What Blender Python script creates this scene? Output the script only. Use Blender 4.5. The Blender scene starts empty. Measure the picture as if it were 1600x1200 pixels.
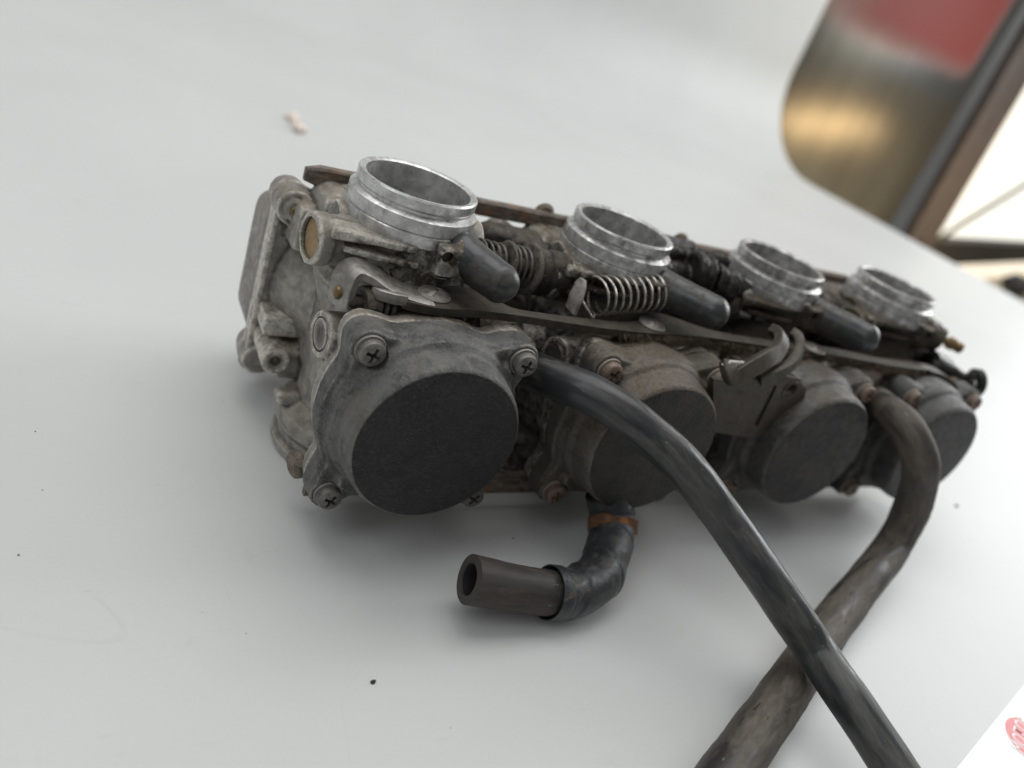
import bpy, bmesh, math, random
from mathutils import Vector, Matrix, noise
PI = math.pi
R = math.radians
random.seed(7)
sc = bpy.context.scene
C = bpy.context.collection
# all measures below are millimetres in the frame of the carburettor bank:
# X along the row, Y away from the viewer, Z up along the throats, table top at TZ
TZ = -100.0
S = 0.001

# ------------------------------------------------------------------ camera
CP = Vector((-95.52, -214.952, 65.519))
RX = Vector((0.85020358, -0.40437924, 0.33709241))
RD = Vector((0.05937598, -0.56256696, -0.82461682))
RF = Vector((0.52309498, 0.72110737, -0.45428603))
FP = 1217.26
def W(p):
    return Vector((p[0], p[1], p[2] - TZ)) * S
def P(px, py, ax, val):
    """point of the place seen at photo pixel px, py on the plane ax = val"""
    d = RX * ((px - 800) / FP) + RD * ((py - 600) / FP) + RF
    i = 'XYZ'.index(ax)
    return CP + d * ((val - CP[i]) / d[i])
cam_d = bpy.data.cameras.new('camera')
cam = bpy.data.objects.new('camera', cam_d)
C.objects.link(cam)
m = Matrix((RX, -RD, -RF)).transposed().to_4x4()
m.translation = W(CP)
cam.matrix_world = m
cam_d.sensor_width = 36
cam_d.lens = FP / 1600 * 36
cam_d.clip_start = 0.01
cam_d.clip_end = 50
cam_d.dof.use_dof = True
cam_d.dof.focus_distance = 0.222
cam_d.dof.aperture_fstop = 7.5
sc.camera = cam

# ------------------------------------------------------------------ light
w = bpy.data.worlds.new('World')
sc.world = w
w.use_nodes = True
nt = w.node_tree
bg = nt.nodes['Background']
tc = nt.nodes.new('ShaderNodeTexCoord')
sp = nt.nodes.new('ShaderNodeSeparateXYZ')
cr = nt.nodes.new('ShaderNodeValToRGB')
nt.links.new(tc.outputs['Generated'], sp.inputs[0])
nt.links.new(sp.outputs['Z'], cr.inputs[0])
cr.color_ramp.elements[0].position = 0.0
cr.color_ramp.elements[0].color = (0.20, 0.20, 0.195, 1)
cr.color_ramp.elements[1].position = 0.9
cr.color_ramp.elements[1].color = (0.80, 0.81, 0.80, 1)
nt.links.new(cr.outputs[0], bg.inputs['Color'])
bg.inputs['Strength'].default_value = 0.47
def area(name, loc, tgt, sx, sy, power, col):
    d = bpy.data.lights.new(name, 'AREA')
    d.shape = 'RECTANGLE'; d.size = sx * S; d.size_y = sy * S
    d.energy = power; d.color = col
    o = bpy.data.objects.new(name, d)
    C.objects.link(o)
    o.location = W(loc)
    o.rotation_euler = (W(tgt) - W(loc)).to_track_quat('-Z', 'Y').to_euler()
    return o
area('ceiling_light', (150, 420, 1350), (100, 0, -60), 1700, 900, 11.5, (1.0, 0.99, 0.97))
area('daylight_window', (1900, 250, 700), (100, 0, -60), 900, 1100, 16, (0.96, 0.99, 1.0))
area('left_window', (-900, -200, 900), (60, 0, -60), 500, 700, 2.5, (0.93, 0.97, 1.0))
sc.view_settings.view_transform = 'Standard'
sc.view_settings.look = 'None'
sc.view_settings.exposure = 0.16
sc.view_settings.gamma = 1

# ------------------------------------------------------------------ objects
def obj(name, me, mat=None, parent=None, loc=(0, 0, 0), **props):
    """me holds millimetres about loc (bank frame); top-level and child objects alike"""
    if isinstance(me, bmesh.types.BMesh):
        bm = me
        me = bpy.data.meshes.new(name)
        bmesh.ops.recalc_face_normals(bm, faces=bm.faces)
        bmesh.ops.scale(bm, vec=(S, S, S), verts=bm.verts)
        bm.to_mesh(me); bm.free()
        me.polygons.foreach_set('use_smooth', [True] * len(me.polygons))
        me.set_sharp_from_angle(angle=R(props.pop('sharp', 38)))
    props.pop('sharp', None)
    if mat is not None:
        if len(me.materials) == 0: me.materials.append(mat)
    o = bpy.data.objects.new(name, me)
    C.objects.link(o)
    o.location = W(loc)
    if parent is not None:
        o.parent = parent
        pw = Vector(parent['_w']) if '_w' in parent else Vector((0, 0, 0))
        o.location = W(loc) - pw
    o['_w'] = list(W(loc))
    for k, v in props.items(): o[k] = v
    return o
def empty(name, loc, label, cat, group=None):
    o = bpy.data.objects.new(name, None)
    o.empty_display_size = 0.01
    C.objects.link(o)
    o.location = W(loc); o['_w'] = list(W(loc))
    o['label'] = label; o['category'] = cat
    if group: o['group'] = group
    return o

# ---- shapes (all add closed pieces to a bmesh)
def frame(d):
    d = Vector(d).normalized()
    a = Vector((0, 0, 1)) if abs(d.z) < 0.9 else Vector((1, 0, 0))
    u = a.cross(d).normalized()
    return u, d.cross(u), d
def lathe(bm, prof, c=(0, 0, 0), d=(0, 0, 1), seg=48, loop=False):
    """prof: (radius, height) along d from c; radius 0 ends close in a point"""
    u, v, d = frame(d)
    c = Vector(c)
    rings = []
    for r, h in prof:
        if r < 1e-6:
            rings.append([bm.verts.new(c + d * h)])
        else:
            rings.append([bm.verts.new(c + d * h + (u * math.cos(2 * PI * i / seg) + v * math.sin(2 * PI * i / seg)) * r) for i in range(seg)])
    n = len(rings)
    for k in range(n if loop else n - 1):
        a, b = rings[k], rings[(k + 1) % n]
        for i in range(seg):
            j = (i + 1) % seg
            if len(a) == 1 and len(b) == 1: break
            if len(a) == 1: bm.faces.new((a[0], b[i], b[j]))
            elif len(b) == 1: bm.faces.new((a[i], a[j], b[0]))
            else: bm.faces.new((a[i], a[j], b[j], b[i]))
    if not loop:
        for ring in (rings[0], rings[-1]):
            if len(ring) > 2: bm.faces.new(ring)
def cyl(bm, a, b, r0, r1=None, seg=32, bev=0.0):
    a = Vector(a); b = Vector(b); L = (b - a).length
    r1 = r0 if r1 is None else r1
    if bev > 0:
        lathe(bm, [(r0 - bev, 0), (r0, bev), (r1, L - bev), (r1 - bev, L)], a, b - a, seg)
    else:
        lathe(bm, [(r0, 0), (r1, L)], a, b - a, seg)
def box(bm, a, b, bev=0.0, M=None, seg=2):
    g = bmesh.ops.create_cube(bm, size=1.0)
    vs = g['verts']
    a = Vector(a); b = Vector(b)
    for v in vs:
        v.co = Vector([(a[i] + b[i]) / 2 + v.co[i] * abs(b[i] - a[i]) for i in range(3)])
    if M is not None:
        for v in vs: v.co = M @ v.co
    if bev > 0:
        es = list({e for v in vs for e in v.link_edges})
        bmesh.ops.bevel(bm, geom=es, offset=bev, segments=seg, affect='EDGES', profile=0.5)
def prism(bm, poly, axis, h0, h1, bev=0.0):
    """poly in the two other axes (YZ for X, XZ for Y, XY for Z)"""
    def mk(p, h):
        return {'X': (h, p[0], p[1]), 'Y': (p[0], h, p[1]), 'Z': (p[0], p[1], h)}[axis]
    A = [bm.verts.new(mk(p, h0)) for p in poly]
    B = [bm.verts.new(mk(p, h1)) for p in poly]
    fs = [bm.faces.new(A), bm.faces.new(B)]
    n = len(poly)
    for i in range(n):
        bm.faces.new((A[i], A[(i + 1) % n], B[(i + 1) % n], B[i]))
    if bev > 0:
        es = [e for f in fs for e in f.edges]
        bmesh.ops.bevel(bm, geom=list(set(es)), offset=bev, segments=2, affect='EDGES', profile=0.5)
def circ(cx, cy, r, n=24, a0=0, a1=360):
    return [(cx + r * math.cos(R(a0 + (a1 - a0) * i / n)), cy + r * math.sin(R(a0 + (a1 - a0) * i / n))) for i in range(n if a1 - a0 == 360 else n + 1)]
def spline(pts, n=12):
    """Catmull-Rom through points of any dimension"""
    pts = [Vector(p) for p in pts]
    q = [pts[0] * 2 - pts[1]] + pts + [pts[-1] * 2 - pts[-2]]
    out = []
    for i in range(1, len(q) - 2):
        p0, p1, p2, p3 = q[i - 1:i + 3]
        for k in range(n):
            t = k / n
            out.append(0.5 * ((2 * p1) + (p2 - p0) * t + (2 * p0 - 5 * p1 + 4 * p2 - p3) * t * t + (3 * p1 - p0 - 3 * p2 + p3) * t ** 3))
    out.append(pts[-1])
    return out
def sweep(bm, path, sect, up=(0, 0, 1), mod=None, closed_sect=True, cap=True):
    """sweep a 2D section (list of (a, b)) along path with parallel transport"""
    path = [Vector(p) for p in path]
    n = len(path)
    t0 = (path[1] - path[0]).normalized()
    u = Vector(up).cross(t0)
    if u.length < 1e-4: u = Vector((1, 0, 0)).cross(t0)
    u.normalize()
    rings = []
    for i in range(n):
        t = (path[min(i + 1, n - 1)] - path[max(i - 1, 0)]).normalized()
        u = (u - t * u.dot(t)).normalized()
        v = t.cross(u)
        ring = []
        for k, (a, b) in enumerate(sect(i / (n - 1)) if callable(sect) else sect):
            p = path[i] + u * a + v * b
            ring.append(bm.verts.new(p))
        rings.append(ring)
    mlen = len(rings[0])
    for i in range(n - 1):
        for k in range(mlen):
            j = (k + 1) % mlen
            bm.faces.new((rings[i][k], rings[i][j], rings[i + 1][j], rings[i + 1][k]))
    if cap:
        bm.faces.new(rings[0]); bm.faces.new(rings[-1])
    return rings
def coil(bm, a, b, r, wire, turns, seg=20, wseg=8, ends=None, r1=None, up=(0, 0, 1)):
    a = Vector(a); b = Vector(b)
    u, v, d = frame(b - a)
    L = (b - a).length
    r1 = r if r1 is None else r1
    pts = []
    N = int(turns * seg)
    for i in range(N + 1):
        f = i / N
        an = 2 * PI * turns * f
        rr = r + (r1 - r) * f
        pts.append(a + d * L * f + (u * math.cos(an) + v * math.sin(an)) * rr)
    if ends: pts = ends(pts)
    sweep(bm, pts, circ(0, 0, wire, wseg))
def new(): return bmesh.new()
def baked(bm, voxel, smooth=3, cutters=None, disp=0.0, name='tmp', fac=0.5, dscale=4.0):
    """fuse overlapping closed pieces into one cast-looking surface; returns a mesh in metres"""
    me = bpy.data.meshes.new(name)
    bmesh.ops.recalc_face_normals(bm, faces=bm.faces)
    bm.to_mesh(me); bm.free()
    o = bpy.data.objects.new(name, me)
    C.objects.link(o)
    md = o.modifiers.new('r', 'REMESH'); md.mode = 'VOXEL'; md.voxel_size = voxel
    if smooth:
        sm = o.modifiers.new('s', 'SMOOTH'); sm.factor = fac; sm.iterations = smooth
    tmp = []
    if cutters is not None:
        mc = bpy.data.meshes.new('cut')
        bmesh.ops.recalc_face_normals(cutters, faces=cutters.faces)
        cutters.to_mesh(mc); cutters.free()
        oc = bpy.data.objects.new('cut', mc)
        C.objects.link(oc)
        bo = o.modifiers.new('b', 'BOOLEAN'); bo.object = oc; bo.operation = 'DIFFERENCE'; bo.solver = 'EXACT'
        tmp.append((oc, mc))
    dg = bpy.context.evaluated_depsgraph_get()
    out = bpy.data.meshes.new_from_object(o.evaluated_get(dg))
    out.name = name
    bpy.data.objects.remove(o); bpy.data.meshes.remove(me)
    for oc, mc in tmp:
        bpy.data.objects.remove(oc); bpy.data.meshes.remove(mc)
    if disp:
        nrm = [v.normal.copy() for v in out.vertices]
        for v, nn in zip(out.vertices, nrm):
            p = v.co / dscale
            v.co = v.co + nn * disp * (noise.noise(p) + 0.5 * noise.noise(p * 2.3))
    out.transform(Matrix.Scale(S, 4))
    out.polygons.foreach_set('use_smooth', [True] * len(out.polygons))
    out.set_sharp_from_angle(angle=R(50))
    return out
def boolean(bm, cut, name='tmp'):
    """exact difference of two clean bmeshes; returns a bmesh in millimetres"""
    ob = []
    for b in (bm, cut):
        me = bpy.data.meshes.new('t')
        bmesh.ops.recalc_face_normals(b, faces=b.faces)
        b.to_mesh(me); b.free()
        o = bpy.data.objects.new('t', me); C.objects.link(o); ob.append(o)
    bo = ob[0].modifiers.new('b', 'BOOLEAN'); bo.object = ob[1]; bo.operation = 'DIFFERENCE'; bo.solver = 'EXACT'
    dg = bpy.context.evaluated_depsgraph_get()
    me = bpy.data.meshes.new_from_object(ob[0].evaluated_get(dg))
    r = bmesh.new(); r.from_mesh(me)
    bpy.data.meshes.remove(me)
    for o in ob:
        q = o.data; bpy.data.objects.remove(o); bpy.data.meshes.remove(q)
    return r

# ------------------------------------------------------------------ materials
class Mat:
    def __init__(s, name):
        s.m = bpy.data.materials.new(name); s.m.use_nodes = True
        s.t = s.m.node_tree
        s.b = s.t.nodes['Principled BSDF']
        tc = s.t.nodes.new('ShaderNodeTexCoord')
        oi = s.t.nodes.new('ShaderNodeObjectInfo')
        s.oi = oi
        ms = s.t.nodes.new('ShaderNodeVectorMath'); ms.operation = 'SCALE'; ms.inputs['Scale'].default_value = 1000
        s.t.links.new(tc.outputs['Object'], ms.inputs[0])
        mr = s.t.nodes.new('ShaderNodeMath'); mr.operation = 'MULTIPLY'; mr.inputs[1].default_value = 137
        s.t.links.new(oi.outputs['Random'], mr.inputs[0])
        ad = s.t.nodes.new('ShaderNodeVectorMath'); ad.operation = 'ADD'
        s.t.links.new(ms.outputs[0], ad.inputs[0]); s.t.links.new(mr.outputs[0], ad.inputs[1])
        s.co = ad.outputs[0]
        s.raw = ms.outputs[0]
    def L(s, a, b): s.t.links.new(a, b)
    def noise(s, scale, detail=4, rough=0.55, dist=0.0, co=None, stretch=None):
        if co is None: scale = scale * 0.5 if scale >= 0.8 else (scale * 1.5 if scale < 0.2 else scale)
        n = s.t.nodes.new('ShaderNodeTexNoise')
        n.inputs['Scale'].default_value = scale; n.inputs['Detail'].default_value = detail
        n.inputs['Roughness'].default_value = rough; n.inputs['Distortion'].default_value = dist
        src = co or s.co
        if stretch:
            mp = s.t.nodes.new('ShaderNodeMapping')
            mp.inputs['Scale'].default_value = stretch[:3]
            if len(stretch) > 3: mp.inputs['Rotation'].default_value = (0, 0, R(stretch[3]))
            s.L(src, mp.inputs[0]); src = mp.outputs[0]
        s.L(src, n.inputs['Vector'])
        return n.outputs['Fac']
    def ramp(s, fac, a, b, va=0.0, vb=1.0):
        r = s.t.nodes.new('ShaderNodeMapRange'); r.clamp = True
        r.interpolation_type = 'SMOOTHSTEP'
        s.L(fac, r.inputs[0])
        for i, v in zip((1, 2, 3, 4), (a, b, va, vb)): r.inputs[i].default_value = v
        return r.outputs[0]
    def mix(s, fac, a, b):
        x = s.t.nodes.new('ShaderNodeMix'); x.data_type = 'RGBA'
        if isinstance(fac, (int, float)): x.inputs[0].default_value = fac
        else: s.L(fac, x.inputs[0])
        for v, k in ((a, 6), (b, 7)):
            if isinstance(v, tuple): x.inputs[k].default_value = v + ((1,) if len(v) == 3 else ())
            else: s.L(v, x.inputs[k])
        return x.outputs[2]
    def math(s, op, a, b=None):
        x = s.t.nodes.new('ShaderNodeMath'); x.operation = op
        for v, k in ((a, 0), (b, 1)):
            if v is None: continue
            if isinstance(v, (int, float)): x.inputs[k].default_value = v
            else: s.L(v, x.inputs[k])
        return x.outputs[0]
    def up(s, lo=0.2, hi=0.9):
        g = s.t.nodes.new('ShaderNodeNewGeometry')
        q = s.t.nodes.new('ShaderNodeSeparateXYZ'); s.L(g.outputs['Normal'], q.inputs[0])
        return s.ramp(q.outputs['Z'], lo, hi)
    def point(s, lo, hi):
        g = s.t.nodes.new('ShaderNodeNewGeometry')
        return s.ramp(g.outputs['Pointiness'], lo, hi)
    def objc(s, ch='R'):
        q = s.t.nodes.new('ShaderNodeSeparateColor'); s.L(s.oi.outputs['Color'], q.inputs[0])
        return q.outputs[{'R': 0, 'G': 1, 'B': 2}[ch]]
    def bump(s, h, strength, dist=0.0002, prev=None):
        b = s.t.nodes.new('ShaderNodeBump')
        b.inputs['Strength'].default_value = strength; b.inputs['Distance'].default_value = dist
        s.L(h, b.inputs['Height'])
        if prev is not None: s.L(prev, b.inputs['Normal'])
        return b.outputs[0]
    def out(s, col=None, rough=None, metal=None, normal=None, spec=None, coat=None):
        for v, k in ((col, 'Base Color'), (rough, 'Roughness'), (metal, 'Metallic'), (normal, 'Normal'), (spec, 'Specular IOR Level'), (coat, 'Coat Weight')):
            if v is None: continue
            if isinstance(v, (int, float)): s.b.inputs[k].default_value = v
            elif isinstance(v, tuple): s.b.inputs[k].default_value = v + ((1,) if len(v) == 3 else ())
            else: s.L(v, s.b.inputs[k])
        return s.m

def cast_metal(name, light, dark, grime, metal=0.35, dust=(0.16, 0.13, 0.09), amount=0.0, bump=0.5, rough=(0.36, 0.68), spot=None):
    """old cast aluminium: blotchy, grime spread by the object's own colour (R = how dirty)"""
    s = Mat(name)
    base = s.mix(s.ramp(s.noise(0.12, 5, 0.6), 0.35, 0.65), dark, light)
    fine = s.ramp(s.noise(1.1, 6, 0.7), 0.38, 0.66)
    base = s.mix(s.math('MULTIPLY', fine, 0.32), base, tuple(c * 0.40 for c in light))
    edge = s.math('MULTIPLY', s.point(0.507, 0.540), s.ramp(s.noise(0.9, 5, 0.7), 0.35, 0.6))
    base = s.mix(s.math('MULTIPLY', edge, 0.85), base, tuple(min(1, c * 1.8) for c in light))
    dirt = s.math('ADD', s.noise(0.16, 6, 0.65, 0.6), s.math('SUBTRACT', s.objc('R'), 0.62 - amount))
    dirt = s.math('ADD', dirt, s.math('MULTIPLY', s.math('SUBTRACT', s.noise(1.5, 6, 0.8), 0.5), 0.34))
    if spot:
        vd = s.t.nodes.new('ShaderNodeVectorMath'); vd.operation = 'DISTANCE'
        s.L(s.raw, vd.inputs[0]); vd.inputs[1].default_value = spot[:3]
        dirt = s.math('ADD', dirt, s.ramp(vd.outputs['Value'], spot[3] * 0.35, spot[3], spot[4], -0.06))
    dm = s.ramp(dirt, 0.46, 0.72)
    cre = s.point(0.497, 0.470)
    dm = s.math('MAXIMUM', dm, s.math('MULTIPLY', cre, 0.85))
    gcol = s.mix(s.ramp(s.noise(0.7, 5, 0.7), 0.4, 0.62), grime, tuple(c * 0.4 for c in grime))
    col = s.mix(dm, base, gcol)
    grit = s.ramp(s.noise(4.0, 3, 0.85), 0.53, 0.62)
    dmask = s.math('MULTIPLY', s.up(0.1, 0.95), s.ramp(s.noise(0.22, 5, 0.7), 0.34, 0.6))
    col = s.mix(s.math('MULTIPLY', s.math('MULTIPLY', dmask, grit), 0.75), col, tuple(c * 1.9 for c in dust))
    col = s.mix(s.math('MULTIPLY', dmask, 0.42), col, dust)
    spk = s.ramp(s.noise(2.2, 3, 0.6), 0.66, 0.72)
    col = s.mix(s.math('MULTIPLY', spk, 0.7), col, (0.45, 0.43, 0.39))
    mt = s.math('MULTIPLY', s.math('SUBTRACT', 1.0, dm), metal)
    rg = s.ramp(s.noise(0.9, 4, 0.6), 0.3, 0.7, rough[0], rough[1])
    n1 = s.bump(s.noise(0.55, 4, 0.6), bump * 0.45, 0.0005)
    n2 = s.bump(s.noise(2.6, 5, 0.75), min(1, bump * 2), 0.0004, n1)
    return s.out(col, rg, mt, n2)

def machined(name, col, rough=0.3, dirt=0.3, metal=0.85, stain=(0.10, 0.085, 0.07)):
    s = Mat(name)
    a = s.mix(s.ramp(s.noise(0.25, 5, 0.6), 0.35, 0.68), col, tuple(c * 0.62 for c in col))
    pits = s.ramp(s.noise(1.9, 4, 0.75), 0.62, 0.68)
    a = s.mix(s.math('MULTIPLY', pits, 0.4), a, stain)
    gm = s.ramp(s.math('ADD', s.noise(0.28, 6, 0.7, 0.5), s.math('MULTIPLY', s.math('SUBTRACT', s.objc('R'), 0.5), 0.35 if metal == 0.7 else 1.0)), 0.62 - dirt * 0.3, 0.80)
    a = s.mix(s.math('MULTIPLY', gm, 0.75), a, stain)
    rg = s.ramp(s.noise(0.6, 5, 0.65), 0.3, 0.7, rough, rough + 0.22)
    mt = s.math('MULTIPLY', s.math('SUBTRACT', 1.0, s.math('MULTIPLY', gm, 0.8)), metal)
    n = s.bump(s.noise(2.2, 4, 0.7), 0.2, 0.0001)
    n = s.bump(s.noise(1.0, 3, 0.6, stretch=(0.10, 0.10, 6)), 0.10, 0.0001, n)
    return s.out(a, rg, mt, n)

def rubber(name, col, dust, amount=0.5, rough=0.42, bump=0.2, rust=None, pits=0.0, along=False):
    s = Mat(name)
    if along:
        at = s.t.nodes.new('ShaderNodeAttribute'); at.attribute_name = 'hose_co'
        s.co = at.outputs['Vector']
    a = s.mix(s.ramp(s.noise(0.1, 4, 0.6), 0.35, 0.65), col, tuple(c * 1.5 for c in col))
    dm = s.ramp(s.noise(0.085, 5, 0.62, 1.2), 0.62 - amount * 0.35, 0.78 - amount * 0.25)
    dcol = s.mix(s.ramp(s.noise(1.4, 5, 0.7), 0.35, 0.65), dust, tuple(c * 0.6 for c in dust))
    a = s.mix(s.math('MULTIPLY', dm, 0.8), a, dcol)
    scuff = s.ramp(s.noise(0.5, 5, 0.7, 1.5), 0.60, 0.68)
    a = s.mix(s.math('MULTIPLY', scuff, 0.22), a, tuple(c * 1.4 for c in dust))
    if rust:
        rm = s.ramp(s.noise(0.18, 5, 0.7, 1.0), 0.60, 0.70)
        a = s.mix(s.math('MULTIPLY', rm, 0.7), a, rust)
    if pits:
        pt = s.ramp(s.noise(1.6, 2, 0.5), 0.66, 0.72)
        pt = s.math('MULTIPLY', pt, s.ramp(s.noise(0.06, 3, 0.5), 0.48, 0.6))
        a = s.mix(s.math('MULTIPLY', pt, pits), a, (0.02, 0.012, 0.01))
    spk = s.ramp(s.noise(2.3, 2, 0.5), 0.72, 0.76)
    a = s.mix(s.math('MULTIPLY', spk, 0.45), a, (0.3, 0.27, 0.23))
    rg = s.math('ADD', s.ramp(dm, 0, 1, rough, rough + 0.3), s.math('MULTIPLY', scuff, 0.12))
    n = s.bump(s.noise(0.35, 4, 0.6), bump, 0.0006)
    n = s.bump(s.noise(2.5, 5, 0.7), bump, 0.00015, n)
    return s.out(a, rg, 0.0, n)

M = {}
M['body'] = cast_metal('dirty cast aluminium', (0.44, 0.42, 0.385), (0.275, 0.26, 0.235), (0.036, 0.026, 0.016), metal=0.62, dust=(0.16, 0.118, 0.068), spot=(8, -20, -22, 36, 0.32))
M['bowl'] = cast_metal('grey cast aluminium bowl', (0.36, 0.33, 0.31), (0.23, 0.208, 0.195), (0.075, 0.058, 0.046), metal=0.5, dust=(0.18, 0.15, 0.12))
M['ring'] = machined('machined aluminium', (0.68, 0.68, 0.67), 0.25, 0.36, metal=0.7)
M['steel'] = machined('dull steel', (0.19, 0.178, 0.16), 0.34, 0.7, metal=0.8, stain=(0.055, 0.045, 0.035))
M['bright_wire'] = machined('bright spring wire', (0.62, 0.59, 0.54), 0.22, 0.15)
M['dark_steel'] = machined('oily black steel', (0.028, 0.026, 0.024), 0.24, 0.6, metal=0.6, stain=(0.03, 0.022, 0.016))
M['tab'] = machined('worn pale steel', (0.36, 0.345, 0.32), 0.34, 0.5, metal=0.75, stain=(0.07, 0.058, 0.045))
M['bracket'] = machined('weathered bracket steel', (0.085, 0.074, 0.058), 0.40, 0.5, metal=0.5, stain=(0.05, 0.038, 0.028))
M['brass'] = machined('tarnished brass', (0.27, 0.18, 0.085), 0.4, 0.8, metal=0.6, stain=(0.09, 0.055, 0.025))

def make_screw_mat():
    s = Mat('corroded screw steel')
    a = s.mix(s.ramp(s.noise(0.8, 5, 0.7), 0.35, 0.65), (0.085, 0.08, 0.075), (0.19, 0.18, 0.165))
    rm = s.ramp(s.math('ADD', s.noise(0.6, 5, 0.7), s.math('SUBTRACT', s.objc('R'), 0.5)), 0.56, 0.70)
    a = s.mix(s.math('MULTIPLY', rm, 0.7), a, (0.15, 0.07, 0.033))
    a = s.mix(s.math('MULTIPLY', s.point(0.52, 0.6), 0.6), a, (0.36, 0.34, 0.31))
    spk = s.ramp(s.noise(3.0, 2, 0.5), 0.66, 0.72)
    a = s.mix(s.math('MULTIPLY', spk, 0.6), a, (0.4, 0.36, 0.3))
    n = s.bump(s.noise(2.4, 5, 0.7), 0.5, 0.00025)
    return s.out(a, 0.52, s.math('MULTIPLY', s.math('SUBTRACT', 1.0, rm), 0.45), n)
M['screw'] = make_screw_mat()

def make_cap_mat():
    """black paint worn to grey, browner with the object's red channel"""
    s = Mat('worn black cap paint')
    worn = s.ramp(s.math('ADD', s.noise(0.06, 6, 0.68, 0.3), s.math('MULTIPLY', s.noise(1.2, 5, 0.75), 0.14)), 0.42, 0.66)
    a = s.mix(worn, (0.034, 0.036, 0.038), (0.122, 0.120, 0.113))
    fine = s.ramp(s.noise(2.4, 4, 0.8), 0.42, 0.68)
    a = s.mix(s.math('MULTIPLY', fine, 0.30), a, (0.21, 0.205, 0.19))
    a = s.mix(s.math('MULTIPLY', s.math('MULTIPLY', s.point(0.507, 0.545), s.ramp(s.noise(0.9, 5, 0.7), 0.38, 0.6)), 0.75), a, (0.34, 0.32, 0.285))
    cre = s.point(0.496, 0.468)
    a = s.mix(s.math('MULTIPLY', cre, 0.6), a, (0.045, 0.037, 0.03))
    dm = s.ramp(s.math('ADD', s.noise(0.09, 5, 0.65, 0.7), s.math('SUBTRACT', s.objc('R'), 0.5)), 0.46, 0.80)
    dm = s.math('MULTIPLY', dm, s.math('ADD', s.math('MULTIPLY', s.up(-0.6, 0.7), 0.75), 0.25))
    dc = s.mix(s.ramp(s.noise(1.6, 5, 0.75), 0.38, 0.64), (0.062, 0.046, 0.030), (0.165, 0.126, 0.082))
    a = s.mix(s.math('MULTIPLY', dm, 0.85), a, dc)
    spk = s.ramp(s.noise(2.2, 2, 0.5), 0.715, 0.76)
    a = s.mix(s.math('MULTIPLY', spk, 0.55), a, (0.42, 0.39, 0.33))
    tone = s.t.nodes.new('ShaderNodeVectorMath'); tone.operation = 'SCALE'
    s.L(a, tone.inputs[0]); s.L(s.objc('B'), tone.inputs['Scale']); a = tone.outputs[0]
    scr = s.noise(0.35, 3, 0.5, 2.0)
    line = s.ramp(s.math('ABSOLUTE', s.math('SUBTRACT', scr, 0.5)), 0.0, 0.006, 1.0, 0.0)
    a = s.mix(s.math('MULTIPLY', line, 0.25), a, (0.3, 0.3, 0.28))
    rg = s.ramp(s.noise(0.4, 4, 0.6), 0.3, 0.7, 0.44, 0.66)
    n = s.bump(s.noise(0.3, 3, 0.5), 0.22, 0.0007)
    n = s.bump(s.noise(2.1, 4, 0.65), 0.9, 0.0004, n)
    return s.out(a, rg, 0.08, n)
M['cap'] = make_cap_mat()
def make_face_mat():
    s = Mat('black crinkle face')
    a = s.mix(s.ramp(s.noise(0.06, 4, 0.6), 0.3, 0.7), (0.0105, 0.0108, 0.011), (0.020, 0.0203, 0.0202))
    gr = s.ramp(s.noise(1.9, 3, 0.75, 0.5), 0.48, 0.62)
    a = s.mix(s.math('MULTIPLY', gr, 0.6), a, (0.048, 0.048, 0.0465))
    dm = s.ramp(s.math('ADD', s.noise(0.06, 5, 0.6, 0.6), s.math('SUBTRACT', s.objc('G'), 0.5)), 0.42, 0.75)
    a = s.mix(s.math('MULTIPLY', dm, 0.75), a, (0.050, 0.040, 0.030))
    spk = s.ramp(s.noise(2.8, 2, 0.6), 0.66, 0.72)
    spm = s.ramp(s.noise(0.1, 3, 0.6), 0.45, 0.62)
    a = s.mix(s.math('MULTIPLY', s.math('MULTIPLY', spk, spm), 0.5), a, (0.20, 0.175, 0.14))
    n = s.bump(s.noise(1.9, 3, 0.6, 0.8, stretch=(0.9, 1, 1.5)), 1.0, 0.0007)
    n = s.bump(s.noise(5.0, 2, 0.6), 0.4, 0.00012, n)
    return s.out(a, s.ramp(s.noise(0.3, 4, 0.6), 0.3, 0.7, 0.36, 0.52), 0.0, n, spec=0.4)
M['face'] = make_face_mat()
def make_rust():
    s = Mat('rusty flat steel')
    a = s.mix(s.ramp(s.noise(0.5, 6, 0.75, 0.5, stretch=(0.35, 1, 1)), 0.36, 0.64), (0.085, 0.062, 0.048), (0.24, 0.20, 0.165))
    a = s.mix(s.math('MULTIPLY', s.ramp(s.noise(0.10, 5, 0.65), 0.53, 0.64), 0.7), a, (0.28, 0.135, 0.065))
    a = s.mix(s.math('MULTIPLY', s.ramp(s.noise(0.14, 5, 0.65), 0.52, 0.66), 0.9), a, (0.10, 0.085, 0.075))
    n = s.bump(s.noise(1.6, 6, 0.75), 0.5, 0.0003)
    return s.out(a, 0.62, 0.12, n)
M['rust'] = make_rust()
M['cap_rubber'] = rubber('soft black rubber cap', (0.022, 0.024, 0.026), (0.085, 0.074, 0.058), 0.50, 0.30, 0.16)
M['hose_grey'] = rubber('grey worn black hose', (0.019, 0.020, 0.022), (0.095, 0.092, 0.087), 0.60, 0.30, 0.22, pits=0.5, along=True)
M['hose_brown'] = rubber('brown dusty black hose', (0.026, 0.023, 0.021), (0.150, 0.126, 0.100), 0.78, 0.44, 0.25, pits=0.9, along=True)
M['hose_stub'] = rubber('brown hardened rubber', (0.030, 0.027, 0.025), (0.085, 0.066, 0.054), 0.65, 0.45, 0.2, along=True)
M['tape'] = rubber('shiny black wrap', (0.026, 0.028, 0.031), (0.10, 0.095, 0.085), 0.50, 0.38, 0.30, rust=(0.20, 0.085, 0.03))
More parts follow.
